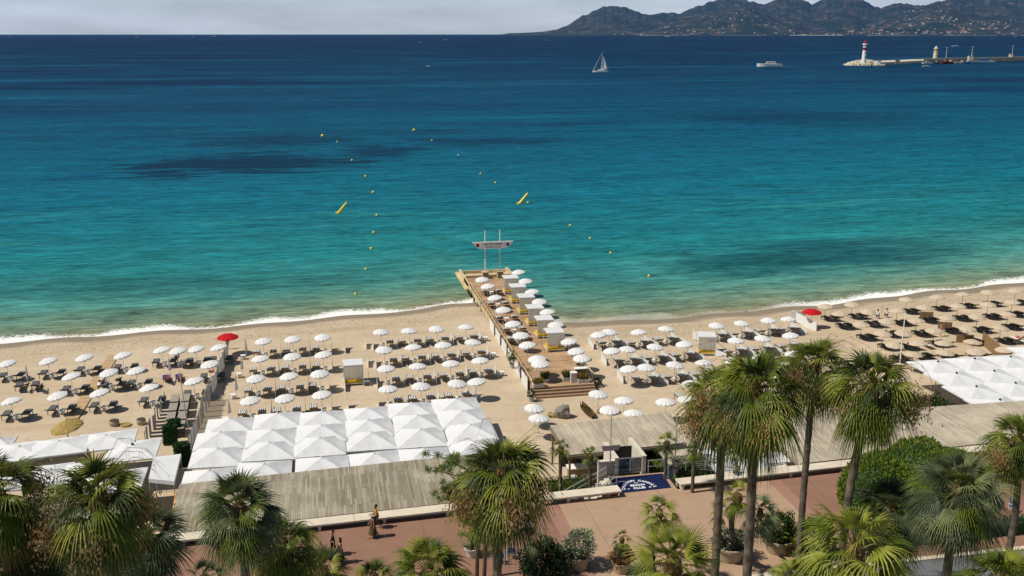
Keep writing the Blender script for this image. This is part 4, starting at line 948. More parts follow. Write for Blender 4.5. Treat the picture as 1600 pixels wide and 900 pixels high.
# fence along the path, stacked beds, poles
fA = Vector((-10.6, 107.5)); fB = Vector((-11.7, 79.5)); t = thing('picket_fence', 'grey-white cloth and picket fence running down the sand from the red parasol', 'fence', (-11.0, 93, 1))
nP = 20
for k in range(nP):
    a = fA+(fB-fA)*(k/nP); b = fA+(fB-fA)*((k+1)/nP); h = 1.45+.2*random.random()+(.5 if 9 < k < 14 else 0); m = MB()
    if k < 9 or k > 15:
        o1, o2 = random.uniform(-.06, .06), random.uniform(-.06, .06); q = [(a.x+o1+11, a.y-93, 0), (b.x+11, b.y-93, 0), (b.x+o2+11, b.y-93, h), (a.x+11, a.y-93, h-.15)]; m.poly(q); m.build('cloth', M['screen_cloth'], t)
    else:
        for j in range(8): c_ = a+(b-a)*((j+.5)/8); hh = h+random.uniform(-.2, .1); m.box((c_.x+11+random.uniform(-.03, .03), c_.y-93, hh/2), (.03, .10, hh))
        m.build('pickets', M['screen_cloth'], t)
    m = MB(); m.box((a.x+11, a.y-93, h/2+.05), (.06, .06, h+.2)); m.build('post', M['galv'], t)
t = thing('board_path', 'tan board path laid across the sand toward the water', 'path', (0, 0, 1.02)); a, b = P(178, 556, 1), P(112, 656, 1); m = MB(); d = (b-a).normalized(); s_ = Vector((-d.y, d.x, 0))*.55
for k in range(18): q = a+(b-a)*(k/18); q2 = a+(b-a)*((k+.94)/18); m.prism([((q-s_).x, (q-s_).y), ((q2-s_).x, (q2-s_).y), ((q2+s_).x, (q2+s_).y), ((q+s_).x, (q+s_).y)][::1], .02, .09)
m.build('boards', plain('path_board', (.46, .32, .18), .9, .1, .15), t)
st_l = ['upper left', 'upper right', 'second left', 'second right', 'third left', 'third right', 'lowest left', 'lowest right']
for k in range(8):
    i, j = k % 2, k//2; x = -14.2+i*.95+.12*j; y = 92.6-j*2.3
    t = thing('stacked_lounger', 'stack of flat taupe loungers inside the picket pen, %s' % st_l[k], 'sun lounger', (x, y, 1), radians(2), 'stacks of flat taupe loungers'); m = MB(); m.box((0, .35, .85), (.74, 1.2, .08)); m.build('bed', M['taupe_board'], t); m = MB(); m.box((0, -.65, .86), (.74, .74, .08)); m.build('headrest', M['taupe_board'], t); m = MB(); m.box((0, 0, .40), (.66, 1.8, .8)); m.build('stack', M['dark_frame'], t)
t = thing('picket_pen', 'short pickets closing the left side of the lounger pen', 'fence', (-15.3, 88, 1))
for k in range(12): m = MB(); hh = random.uniform(1.1, 1.8); m.box((random.uniform(-.1, .1)-.02*k, 5.2-k*.85, hh/2), (.06, .5, hh), random.uniform(-.3, .3)); m.build('picket', M['screen_cloth'], t)
t = thing('tall_pole', 'tall thin grey pole rising from the lounger pen by the fence', 'pole', (-12.3, 86.0, 1)); m = MB(); m.tube([(0, 0, 0), (-.35, 0, 5.7)], [.06, .04], 6); m.build('pole', M['galv'], t)
t = thing('flagpole', 'tall white flagpole on the far right beach above the white canopies', 'flagpole', (P(1405, 577, 1).x, P(1405, 577, 1).y, 1)); m = MB(); m.tube([(0, 0, 0), (.05, 0, 6.1)], [.07, .045], 6); m.build('pole', M['white_metal'], t); m = MB(); m.lathe((.05, 0, 6.1), [(0, .1), (.08, .05), (0, 0)], 6); m.build('finial', M['white_metal'], t)
# straw parasol and baskets
p = P(104, 664, 3.0); t = thing('straw_parasol', 'shaggy straw parasol tilted on the sand above the left canopies', 'parasol', (p.x, p.y, 1)); m = MB(); K = 28; prev = None
for q, z in ((0, .5), (.4, .38), (.8, .15), (1.0, 0), (1.12, -.12)):
    ring = [m.pt((0, 0, z))] if q == 0 else [m.pt((1.2*q*cos(2*pi*k/K)*(1+random.uniform(-.05, .05)), 1.2*q*sin(2*pi*k/K)*(1+random.uniform(-.05, .05)), z+random.uniform(-.03, .03))) for k in range(K)]
    if prev:
        for k in range(K): m.face([prev[k % len(prev)], ring[k], ring[(k+1) % K]] if len(prev) == 1 else [prev[k], ring[k], ring[(k+1) % K], prev[(k+1) % K]])
    prev = ring
c_ = m.build('thatch', M['thatch'], t); c_.location = (0, 0, 1.9); c_.rotation_euler = (radians(6), radians(-10), 0); m = MB(); m.tube([(0, 0, 0), (0, 0, 2.2)], .05, 6); m.build('pole', M['khaki_wood'], t)
for k, (px, py, r) in enumerate([(179, 665, .45), (197, 665, .5), (221, 663, .42)]):
    p = P(px, py, 1); t = thing('basket', ['round wicker basket with dark lid, left of the flat straw tray', 'flat straw tray between the two wicker baskets', 'round wicker basket with dark lid, right of the flat straw tray'][k], 'basket', (p.x, p.y, 1)); m = MB(); h = .5 if k != 1 else .15
    m.lathe((0, 0, 0), [(0, 0), (r*.8, 0), (r, h*.6), (r*.9, h), (r*.75, h), (r*.7, h*.7), (0, h*.7)], 16); m.build('basket', M['wicker'] if k != 1 else M['thatch'], t)
    if k != 1: m = MB(); m.lathe((0, 0, h), [(0, .06), (r*.85, .04), (r*.9, 0), (0, -.01)], 16); m.build('lid', M['dark_frame'], t)

# ================================================================== foliage generators
def leaf_cloud(m, c, rx, ry, rz, n, size, shell=.55, mats=(0,), lump=.25, seed=0, aspect=.45, up=.3, flat_bottom=False):
    rnd = random.Random(seed)
    for _ in range(n):
        while True:
            d = Vector((rnd.gauss(0, 1), rnd.gauss(0, 1), rnd.gauss(0, 1))).normalized()
            if not flat_bottom or d.z > -.35: break
        q = 1+lump*noise.noise(d*2.2+Vector((seed*1.7, 0, 0)))*2; r = (shell+(1-shell)*rnd.random())*q
        p = Vector(c)+Vector((d.x*rx, d.y*ry, d.z*rz))*r
        nd = (d+Vector((rnd.gauss(0, .5), rnd.gauss(0, .5), rnd.gauss(0, .5)+up))).normalized(); a = nd.cross(Vector((rnd.gauss(0, 1), rnd.gauss(0, 1), rnd.gauss(0, 1)))).normalized(); s = size*rnd.uniform(.6, 1.3)
        m.mi = mats[rnd.randrange(len(mats))]; b = nd*s
        m.poly([p-a*s*aspect*.5, p+b*.5-a*s*aspect*.5, p+b, p+b*.5+a*s*aspect*.5, p+a*s*aspect*.3])
def fan_leaf(m, o, az, el, plen, blen, nseg=22, spread=1.75, droop=.5, mi=0, pm=3, rnd=random, pw=.022, curl=.25):
    d = Vector((cos(el)*cos(az), cos(el)*sin(az), sin(el))); s = Vector((-sin(az), cos(az), 0)); g = Vector((0, 0, -1))
    mid = o+d*plen*.55+g*plen*.02; e = o+d*plen+g*plen*.13*cos(el)
    m.mi = pm
    w0 = s*pw; u0 = s.cross(d).normalized()*pw*.8
    for (A, B, ka, kb) in ((o, mid, 1.5, 1.0), (mid, e, 1.0, .7)):
        m.poly([A-w0*ka, B-w0*kb, B+u0*kb, A+u0*ka]); m.poly([A+u0*ka, B+u0*kb, B+w0*kb, A+w0*ka])
    d2 = (e-mid).normalized(); nrm = s.cross(d2).normalized()
    roll = rnd.uniform(-.7, .7); s2 = (s*cos(roll)+nrm*sin(roll)).normalized(); n2 = s2.cross(d2).normalized()
    m.mi = mi; step = 2*spread/nseg
    for k in range(nseg):
        a = -spread+(k+.5)*step; cup = curl*(a/spread)**2
        dr = (d2*cos(a)+s2*sin(a)+n2*cup*.9).normalized(); L = blen*(1-.28*(abs(a)/spread)**1.6)*rnd.uniform(.9, 1.06)
        side = n2.cross(dr).normalized(); dd = droop*rnd.uniform(.75, 1.3)
        pts = []
        for t_, w_ in ((.03, .5), (.36, 1.0), (.66, .62), (.88, .28), (1.0, .03)):
            cw = step*.36*L*w_*.56 if t_ > .1 else step*.03*L
            c_ = e+dr*L*t_+g*L*dd*t_**2.6
            pts.append((c_-side*cw, c_+n2*(cw*.55), c_+side*cw))
        for A, B in zip(pts, pts[1:]):
            m.poly([A[0], B[0], B[1], A[1]]); m.poly([A[1], B[1], B[2], A[2]])
def palm_crown(R, kind='green', nl=42, seed=0, low=-65, high=80, droop=.55, nseg=20, dense=1):
    if kind == 'green' and R > 1.9: droop *= 1.45; nl = int(nl*1.35); nseg = 22
    rnd = random.Random(seed); m = MB(); ga = 2.39996
    for i in range(nl):
        f = (i+.5)/nl; el = radians(high+(low-high)*f**.85+rnd.uniform(-7, 7)); az = i*ga+rnd.uniform(-.25, .25)
        pl = R*(.32+.14*sin(f*pi))*rnd.uniform(.8, 1.2); bl = R*(.60 if f > .1 else .44)*rnd.uniform(.88, 1.1)
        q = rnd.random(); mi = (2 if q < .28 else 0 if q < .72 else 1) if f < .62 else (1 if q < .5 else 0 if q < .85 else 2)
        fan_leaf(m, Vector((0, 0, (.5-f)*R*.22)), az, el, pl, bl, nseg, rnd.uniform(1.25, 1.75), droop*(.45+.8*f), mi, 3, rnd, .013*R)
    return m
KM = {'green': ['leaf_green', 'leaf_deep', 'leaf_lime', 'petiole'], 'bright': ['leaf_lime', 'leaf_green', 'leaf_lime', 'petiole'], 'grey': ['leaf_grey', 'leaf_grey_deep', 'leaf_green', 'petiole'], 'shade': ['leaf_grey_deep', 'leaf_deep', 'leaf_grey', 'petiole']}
def trunk_mb(base, top, r0, r1, bend=.3, n=14, seed=0):
    m = MB(); rnd = random.Random(seed); pts = []; rr = []; a = rnd.uniform(0, 6.28)
    for i in range(n+1):
        f = i/n; p = base.lerp(top, f)+Vector((cos(a), sin(a), 0))*bend*sin(f*pi); pts.append(p); pts.append(p+Vector((0, 0, (top-base).z/n*.55))) if i < n else None
        r = r0+(r1-r0)*f**.7; rr.append(r*1.05); rr.append(r*.95) if i < n else None
    m.tube(pts, rr, 10); return m
def palm(cx, cy, rpx, R, label, kind='green', nl=42, gz=3.8, rt=.19, skirt=0, flowers=0, seed=0, low=-65, high=82, droop=.55, nseg=20, bend=.3, basept=None, name='palm_tree', depth=None, stalks=0, lean=(0, 0)):
    c = PD(cx, cy, depth if depth else FPX*R/rpx); bx, by = (basept if basept else (c.x+lean[0], c.y+lean[1]))
    t = thing(name, label, 'palm', (bx, by, gz)); off = Vector((bx, by, gz)); cl = c-off
    trunk_mb(Vector((0, 0, -.1)), cl-Vector((0, 0, R*.1)), rt*1.15, rt, bend, 16, seed).build('trunk', M['trunk'], t, smooth=True)
    m = MB(); m.lathe(cl, [(0, .35*R*.4), (rt*1.5, .1*R), (rt*2.1, -.12*R), (rt*1.5, -.3*R), (rt*1.05, -.42*R)], 10); m.build('crown_shaft', M['trunk_fibre'], t)
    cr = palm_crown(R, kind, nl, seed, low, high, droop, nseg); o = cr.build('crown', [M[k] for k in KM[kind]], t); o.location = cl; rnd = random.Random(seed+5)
    if skirt:
        m = MB()
        for i in range(skirt): fan_leaf(m, Vector((0, 0, -.15*R)), rnd.uniform(0, 6.28), radians(rnd.uniform(-80, -40)), R*.42, R*.5, 14, 1.0, .6, 0, 0, rnd, .01*R)
        o = m.build('dead_fronds', M['straw'], t); o.location = cl
    if flowers:
        for i in range(flowers):
            az = rnd.uniform(0, 6.28) if i else 3.6; m = MB(); L = R*rnd.uniform(.55, .9); d = Vector((cos(az), sin(az), 0)); e = d*L+Vector((0, 0, R*rnd.uniform(-.30, .12)))
            m.tube([(0, 0, 0), d*L*.5+Vector((0, 0, R*.12)), e], [.02, .014, .008], 4)
            for _ in range(300):
                q = e+Vector((rnd.gauss(0, .15*R), rnd.gauss(0, .15*R), rnd.gauss(-.13*R, .15*R))); b = Vector((rnd.gauss(0, .3), rnd.gauss(0, .3), -1)).normalized()*.055*R; s_ = Vector((rnd.gauss(0, 1), rnd.gauss(0, 1), 0)).normalized()*.014*R
                m.poly([q-s_, q+b-s_*.4, q+b+s_*.4, q+s_])
            o = m.build('flower_spray', M['flower'] if i % 2 else M['straw'], t); o.location = cl
    for i in range(stalks):
        az = rnd.uniform(0, 6.28); L = R*rnd.uniform(1.0, 1.35); d = Vector((cos(az), sin(az), 0)); m = MB(); pts = [Vector((0, 0, 0)), d*L*.25+Vector((0, 0, L*.45)), d*L*.55+Vector((0, 0, L*.62)), d*L*.85+Vector((0, 0, L*.5)), d*L*1.05+Vector((0, 0, L*.2))]
        m.tube(pts, [.014, .012, .009, .006, .003], 4)
        for j in range(1, 5):
            for _ in range(2): q = pts[j]; b = (d*rnd.uniform(-.2, .5)+Vector((rnd.gauss(0, .3), rnd.gauss(0, .3), rnd.uniform(-.9, .1)))).normalized()*L*.16; m.tube([q, q+b*.5, q+b+Vector((0, 0, -.04*L))], [.006, .004, .002], 3)
        o = m.build('flower_stalk', M['stalk'], t); o.location = cl
    return t

palm(-6, 775, 95, 2.15, 'tall fan palm half cut by the left edge of the photo', 'green', 40, skirt=6, flowers=3, stalks=5, seed=1)
palm(156, 782, 94, 2.15, 'tall fan palm with brown flower sprays over the left canopies', 'green', 48, skirt=16, flowers=7, stalks=9, seed=2, low=-72)
palm(374, 796, 80, 2.1, 'grey-green fan palm in front of the left end of the long plank roof', 'grey', 72, seed=3, droop=.55, nseg=22, low=-75)
palm(440, 850, 70, 2.0, 'yellow-tipped drooping palm right of the grey-green fan palm', 'green', 34, skirt=4, seed=4, droop=1.0)
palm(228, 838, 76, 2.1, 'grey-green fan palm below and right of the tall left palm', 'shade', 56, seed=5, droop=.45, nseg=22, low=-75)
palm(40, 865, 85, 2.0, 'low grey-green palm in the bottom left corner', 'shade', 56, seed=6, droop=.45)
palm(100, 905, 70, 1.9, 'low palm at the bottom edge under the tall left palm', 'shade', 30, seed=7)
palm(165, 900, 60, 1.8, 'grey-green palm at the bottom edge between the corner palm and the tall left palm', 'shade', 40, seed=24, droop=.45)
palm(320, 905, 45, 1.5, 'small palm tip at the bottom edge left of the grey-green palm', 'grey', 24, seed=8)
palm(505, 895, 55, 1.7, 'bright fan palm at the bottom edge below the black-clothed walker', 'green', 30, seed=9, low=-30)
palm(585, 905, 42, 1.5, 'short dense fan palm at the bottom edge left of the bright one', 'green', 30, seed=10, low=-20)
palm(670, 895, 78, 2.0, 'bright green fan palm at the bottom edge in front of the pink pavement', 'green', 36, seed=11, low=-35)
palm(786, 744, 92, 2.35, 'tall shaggy fan palm in the middle overlapping the canopies and pavement', 'green', 52, skirt=8, flowers=6, stalks=8, seed=12, low=-75)
palm(1052, 880, 78, 1.9, 'pale lime fan palm at the bottom edge below the carpet', 'bright', 36, seed=13, low=-25, droop=.3, nseg=26)
palm(1130, 622, 78, 2.3, 'left one of the twin tall palms, with the lower crown', 'green', 46, skirt=2, flowers=2, stalks=2, seed=14, low=-62, bend=.15)
palm(1180, 612, 92, 2.4, 'right one of the twin tall palms, with tan flower clusters', 'green', 54, skirt=3, flowers=5, stalks=6, seed=15, low=-75, bend=.15)
palm(1274, 572, 66, 2.2, 'slender tall palm with the highest crown, right of the twin palms', 'green', 44, skirt=2, flowers=4, stalks=5, seed=16, low=-70, bend=.1, rt=.17)
palm(1362, 605, 82, 2.4, 'tall palm with a curved trunk rising from the rounded bush', 'green', 44, skirt=4, flowers=5, stalks=5, seed=17, low=-70, bend=.8)
palm(1497, 768, 92, 2.5, 'broad grey-green fan palm left of the right-edge palm', 'grey', 66, seed=18, droop=.5, nseg=28, low=-72, depth=43)
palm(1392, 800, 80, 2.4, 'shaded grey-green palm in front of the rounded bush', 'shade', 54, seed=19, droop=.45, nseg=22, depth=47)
palm(1592, 690, 62, 2.2, 'tall palm cut by the right edge of the photo', 'green', 42, skirt=8, flowers=3, stalks=3, seed=20)
palm(1335, 862, 105, 2.4, 'large bright green palm at the bottom edge in front of the shaded palm', 'bright', 34, seed=21, low=-40, droop=.75)
palm(1565, 915, 80, 2.1, 'bright green palm in the bottom right corner over the road', 'green', 32, seed=22, low=-25)
palm(1245, 905, 50, 1.7, 'small palm tip at the bottom edge left of the large bright palm', 'bright', 22, seed=23, low=-10)
for (px, py, rp, R, l, g) in [(876, 700, 20, .9, 'small palm at the left end of the beach bar', 1), (922, 712, 20, .9, 'small brownish palm in front of the beach bar', 1), (1042, 692, 24, 1.1, 'small bright palm right of the entrance gate', 1), (1085, 705, 18, .8, 'small palm half hidden behind the twin palms near the hedge', 1)]:
    palm(px, py, rp, R, l, 'green' if '922' not in str(px) else 'grey', 20, gz=g, rt=.12, seed=int(px), nseg=14, low=-50, name='small_palm', bend=.05)

# planters and shrubs on the promenade
def planter(px, py, r, h, label, mat='terracotta', z=3.8, name='planter', square=False):
    p = P(px, py, z); t = thing(name, label, 'planter', (p.x, p.y, z)); m = MB()
    if square: m.box((0, 0, h/2), (r*2, r*1.3, h)); 
    else: m.lathe((0, 0, 0), [(0, 0), (r*.68, 0), (r*.74, .03), (r*.93, h*.82), (r*1.03, h*.84), (r*1.05, h), (r*.9, h), (r*.86, h*.86), (0, h*.86)], 22)
    m.build('pot', M[mat], t, smooth=False); m = MB()
    if square: m.box((0, 0, h+.005), (r*1.8, r*1.1, .03))
    else: m.lathe((0, 0, h*.88), [(0, .02), (r*.85, 0)], 16)
    m.build('soil', M['soil'], t); return p, t
def shrub(p, z, rx, ry, rz, n, size, mats, label, name='shrub', seed=0, g=None, lift=.0, **kw):
    t = thing(name, label, 'shrub', (p.x, p.y, z), 0, g); m = MB(); leaf_cloud(m, (0, 0, rz*.75+lift), rx, ry, rz, n, size, mats=tuple(range(len(mats))), seed=seed, **kw); m.build('foliage', [M[k] for k in mats], t)
    m = MB()
    rnd = random.Random(seed)
    for k in range(5): a = rnd.uniform(0, 6.28); m.tube([(0, 0, -.1), (cos(a)*rx*.25, sin(a)*ry*.25, rz*.5+lift*.6), (cos(a)*rx*.6, sin(a)*ry*.6, rz*1.1+lift)], [.04, .025, .01], 5)
    m.build('stem', M['bark'], t); return t
p, _ = planter(905, 887, .64, .85, 'tan terracotta planter under the silvery round shrub'); shrub(p, 4.55, .95, .95, .85, 2600, .15, ('silver_leaf', 'leaf_grey', 'silver_leaf'), 'silvery round shrub in a terracotta planter', seed=31, lift=.2)
p, _ = planter(970, 893, .55, .7, 'tan terracotta planter under the reddish shrub'); shrub(p, 4.4, .75, .6, .5, 900, .16, ('red_leaf', 'red_leaf', 'leaf_green'), 'reddish shrub spilling from a terracotta planter', seed=32)
palm(972, 842, 17, .75, 'little fan palm rising from the reddish planter shrub', 'green', 16, gz=4.4, rt=.08, seed=33, nseg=14, name='small_palm', depth=59)
p, _ = planter(1140, 872, 1.0, .95, 'wide terracotta planter behind the twin palm trunks'); shrub(p, 4.6, 1.25, .9, .6, 1500, .16, ('dark_leaf', 'leaf_grey_deep', 'silver_leaf'), 'dark low shrub in the wide planter behind the twin palm trunks', seed=34)
palm(1152, 775, 30, 1.25, 'slender yellow-green palm growing from the wide planter', 'bright', 16, gz=4.5, rt=.16, seed=35, nseg=14, name='small_palm', basept=(p.x+.4, p.y), depth=57, bend=.4, low=-60)
palm(1125, 800, 20, .9, 'small lime palm leaning out of the wide planter', 'bright', 12, gz=4.5, rt=.07, seed=36, nseg=14, name='small_palm', basept=(p.x-.3, p.y), depth=58)
p, _ = planter(1215, 860, .95, .9, 'wide terracotta planter right of the twin palm trunks'); shrub(p, 4.5, 1.15, .9, .9, 2200, .2, ('dark_leaf', 'leaf_deep', 'leaf_green'), 'dense dark shrub in the planter right of the twin palm trunks', seed=37, lift=.2)
palm(1188, 800, 34, 1.5, 'dark green potted palm just right of the twin palm trunks', 'shade', 22, gz=4.5, rt=.1, seed=38, nseg=16, name='small_palm', basept=(p.x-.6, p.y), depth=58)
shrub(P(1222, 858, 4.6)+Vector((.4, -.5, 0)), 4.5, .5, .35, .3, 350, .12, ('red_leaf', 'leaf_green'), 'small reddish plant at the rim of the right-hand planter', seed=39)
palm(1030, 800, 34, 1.4, 'small bright fan palm standing alone on the pavement below the carpet', 'bright', 22, gz=3.8, rt=.12, seed=40, nseg=16, name='small_palm', depth=57, low=-45)
p = P(1268, 868, 3.8); shrub(p, 3.8, 1.4, 1.1, 1.5, 3600, .16, ('leaf_lime', 'leaf_green', 'leaf_green'), 'yellow-green leafy bush at the foot of the slender palm', seed=41)
p = P(850, 895, 3.8); shrub(p, 3.8, 1.55, 1.3, 1.1, 3600, .2, ('dark_leaf', 'leaf_deep', 'dark_leaf'), 'dark spreading shrub right of the middle palm trunk', seed=42)
palm(838, 845, 20, .95, 'small dark palm growing out of the dark spreading shrub', 'shade', 14, gz=3.8, rt=.08, seed=43, nseg=12, name='small_palm', depth=58)
p, _ = planter(738, 868, .5, .6, 'pale tilted round pot with the blue-grey agave', 'planter_grey')
t = thing('agave', 'blue-grey spiky agave in a pale pot left of the middle palm', 'plant', (p.x, p.y, 4.35)); m = MB(); rnd = random.Random(4)
for i in range(46):
    az = rnd.uniform(0, 6.28); el = radians(rnd.uniform(5, 80)); d = Vector((cos(el)*cos(az), cos(el)*sin(az), sin(el))); s_ = Vector((-sin(az), cos(az), 0))*.05; L = rnd.uniform(.8, 1.15); b = d*L*.5; m.poly([-s_*.6, b-s_, d*L, b+s_, s_*.6]); m.poly([s_*.6, b+s_, b+Vector((0, 0, -.05)), Vector((0, 0, -.04))])
m.build('leaves', M['leaf_grey'], t)
# clipped rounded bush (needle foliage) and pine
p = P(1420, 800, 3.8); t = thing('rounded_bush', 'large clipped rounded green bush in front of the right plank roof', 'bush', (p.x+.3, p.y+1.0, 3.8)); m = MB()
for k, (dx, dy, rx, rz) in enumerate([(-2.3, 0, 2.4, 2.9), (1.0, .5, 3.0, 3.3), (3.4, 0, 2.2, 2.7), (-.6, -1.2, 2.4, 2.6)]):
    leaf_cloud(m, (dx, dy, rz*.35), rx, 2.4, rz, 9000, .22, .90, (0, 0, 0, 1), .05, 50+k, .30, .9, True)
    m.mi = 1; bq = MB(); bq.lathe((dx, dy, rz*.35), [(0, rz*.86), (rx*.45, rz*.78), (rx*.7, rz*.55), (rx*.85, rz*.15), (rx*.8, -rz*.25), (0, -rz*.3)], 18); b0 = len(m.v); m.v += bq.v; m.f += [tuple(i+b0 for i in f_) for f_ in bq.f]; m.m += [1]*len(bq.f)
m.build('foliage', [M['hedge_leaf'], M['pine_leaf']], t)
m = MB(); 
for k in range(6): a = k*1.05; m.tube([(0, 0, 0), (cos(a)*1.0, sin(a)*.8, 1.2), (cos(a)*2.2, sin(a)*1.3, 2.0)], [.14, .1, .05], 6)
m.build('trunk', M['bark'], t)
def pine(c, base, label, seed=0, R=1.0, n=26):
    rnd = random.Random(seed); t = thing('pine_tree', label, 'pine', base); off = Vector(base); m = MB(); f = MB(); top = c-off
    m.tube([(0, 0, -.1), (.15, .1, top.z*.4), (-.1, 0, top.z*.75), top], [.13, .1, .07, .03], 7)
    for i in range(n):
        h = rnd.uniform(.55, 1.02); a = rnd.uniform(0, 6.28); o = Vector((0, 0, 0)).lerp(top, h); L = R*rnd.uniform(.35, 1.0)*(1.3-h*.5); e = o+Vector((cos(a)*L, sin(a)*L, rnd.uniform(.1, .45))); m.tube([o, (o+e)/2+Vector((0, 0, .05)), e], [.035, .022, .012], 5)
        for q in (e, (o+e)/2+Vector((rnd.gauss(0, .1), rnd.gauss(0, .1), .12))):
            for _ in range(90):
                d = Vector((rnd.gauss(0, 1), rnd.gauss(0, 1), rnd.gauss(.35, .8))).normalized(); s_ = d.cross(Vector((rnd.gauss(0, 1), rnd.gauss(0, 1), 1))).normalized()*.010; w0 = q+d*.04+Vector((rnd.gauss(0, .06), rnd.gauss(0, .06), rnd.gauss(0, .04))); f.mi = rnd.randrange(2); f.poly([w0-s_, w0+d*.22-s_, w0+d*.22+s_, w0+s_])
    m.build('trunk', M['bark'], t); f.build('crown', [M['pine_leaf'], M['hedge_leaf']], t)
pine(PD(705, 722, 52), (P(733, 905, 3.8).x+.3, 51.5, 3.8), 'young pine behind the left side of the middle palm', 61, 1.7, 30)
pine(PD(745, 800, 54), (P(752, 890, 3.8).x, 52.3, 3.8), 'thin low pine beside the blue chairs', 62, 1.1, 14)
# hedges and entrance greenery
def hedge(x0, x1, y0, y1, z0, z1, label, mats, n, seed, s=.16):
    t = thing('hedge', label, 'hedge', ((x0+x1)/2, (y0+y1)/2, z0)); m = MB(); rnd = random.Random(seed); W, D, H = x1-x0, y1-y0, z1-z0
    for _ in range(n):
        q = rnd.random(); x, y, z = rnd.uniform(-W/2, W/2), rnd.uniform(-D/2, D/2), rnd.uniform(0, H)
        if q < .6: z = H+rnd.gauss(0, .05)
        elif q < .9: y = -D/2+rnd.gauss(0, .05)
        else: x = (W/2)*rnd.choice((-1, 1))
        p = Vector((x, y, z)); d = Vector((rnd.gauss(0, 1), rnd.gauss(-.4, 1), rnd.gauss(.7, 1))).normalized()*s*rnd.uniform(.6, 1.2); a = d.cross(Vector((rnd.gauss(0, 1), rnd.gauss(0, 1), rnd.gauss(0, 1)))).normalized()*s*.25; m.mi = rnd.randrange(len(mats)); m.poly([p-a, p+d, p+a])
    m.mi = 0; m.box((0, 0, H/2-.08), (W-.15, D-.15, H-.16)); m.build('foliage', [M[k] for k in mats], t); return t
hedge(14.2, 18.4, 64.4, 66.2, 1, 3.2, 'green hedge behind the stair handrails', ('leaf_deep', 'leaf_green'), 2600, 71)
hedge(25.0, 30.0, 64.8, 66.6, 1, 3.9, 'dark green hedge right of the right banner pole', ('leaf_deep', 'dark_leaf', 'leaf_green'), 3200, 72)
hedge(22.9, 24.6, 66.2, 67.4, 1, 3.4, 'low yellow-green hedge behind the entrance railing', ('leaf_green', 'leaf_lime'), 900, 73)
hedge(49.5, 54.6, 72.3, 73.8, 1, 2.6, 'dark hedge below the lower edge of the right canopies', ('leaf_deep', 'leaf_green'), 2600, 74, .3)
hedge(53.0, 55.5, 74.3, 78.5, 1, 2.4, 'dark greenery under the left edge of the right canopies', ('leaf_deep', 'dark_leaf'), 1500, 75, .3)
hedge(33, 60, 50.9, 51.9, 3.8, 4.7, 'dark shaded shrubs between the road kerb and the right-hand promenade', ('dark_leaf', 'leaf_deep'), 6000, 77)
for k, (px, py, s) in enumerate([(267, 693, 1.0), (274, 681, .9), (286, 727, 1.1)]):
    p = P(px, py, 1); t = thing('boxed_hedge', ['tall artificial hedge block standing left of the lounger pen', 'smaller artificial hedge block behind the tall one by the pen', 'artificial hedge block squeezed between the white canopies'][k], 'hedge', (p.x, p.y, 1), .2*k); m = MB(); rnd = random.Random(k); m.box((0, 0, .8*s), (1.0*s, .7*s, 1.6*s))
    for _ in range(900):
        q = Vector((rnd.uniform(-.52, .52)*s, rnd.uniform(-.38, .38)*s, rnd.uniform(0, 1.65)*s)); ax = rnd.randrange(3)
        if ax == 0: q.x = .51*s*rnd.choice((-1, 1))
        elif ax == 1: q.y = -.36*s
        else: q.z = 1.62*s
        d = Vector((rnd.gauss(0, 1), rnd.gauss(0, 1), rnd.gauss(0, 1))).normalized()*.2; a = d.cross(Vector((rnd.gauss(0, 1), rnd.gauss(0, 1), 1))).normalized()*.07; m.poly([q-a, q+d, q+a])
    m.build('foliage', M['green_box'], t); m = MB(); m.box((0, 0, .1), (1.05*s, .75*s, .2)); m.build('trough', M['dark_frame'], t)
# things at the jetty steps
def grassy(px, py, z, w_, label, h=.55, mats=('leaf_green', 'leaf_lime'), boxm='planter_grey', seed=0):
    p, t = planter(px, py, w_, .4, label, boxm, z, 'planter_box', True); m = MB(); rnd = random.Random(seed)
    for _ in range(170):
        b = Vector((rnd.uniform(-w_*.85, w_*.85), rnd.uniform(-w_*.5, w_*.5), .42)); d = Vector((rnd.gauss(0, .3), rnd.gauss(0, .3), 1)).normalized()*h*rnd.uniform(.6, 1.1); s_ = Vector((rnd.gauss(0, 1), rnd.gauss(0, 1), 0)).normalized()*.03; m.mi = rnd.randrange(2); m.poly([b-s_, b+d*.6-s_+Vector((0, 0, 0)), b+d, b+d*.6+s_, b+s_])
    m.build('grass', [M[k] for k in mats], t)
grassy(841, 604, DECK, .55, 'long pale planter with grass at the left end of the jetty steps', .55, ('leaf_lime', 'red_leaf'), seed=1)
grassy(852, 597, DECK, .36, 'small planter with tall green grass behind the long left one', .8, ('leaf_green', 'leaf_green'), seed=2)
grassy(885, 595, DECK, .36, 'small planter with tall green grass left of the grey podium', .8, ('leaf_green', 'leaf_green'), seed=3)
grassy(911, 597, DECK, .58, 'long pale planter with yellowish grass right of the grey podium', .6, ('leaf_lime', 'red_leaf'), seed=4)
p = P(896, 597, DECK); t = thing('podium', 'grey box podium at the top of the jetty steps', 'podium', (p.x, p.y, DECK)); m = MB(); m.box((0, 0, .5), (.6, .5, 1.0)); m.build('body', M['planter_grey'], t); m = MB(); m.box((0, 0, 1.02), (.66, .56, .04)); m.build('top', M['white_towel'], t)
p = P(910, 594, DECK); t = thing('white_counter', 'white-topped counter behind the right planter on the jetty', 'counter', (p.x, p.y+.7, DECK)); m = MB(); m.box((0, 0, .5), (1.2, .5, 1.0)); m.build('body', M['khaki_wood'], t); m = MB(); m.box((0, 0, 1.03), (1.35, .6, .06)); m.build('top', M['white_towel'], t)
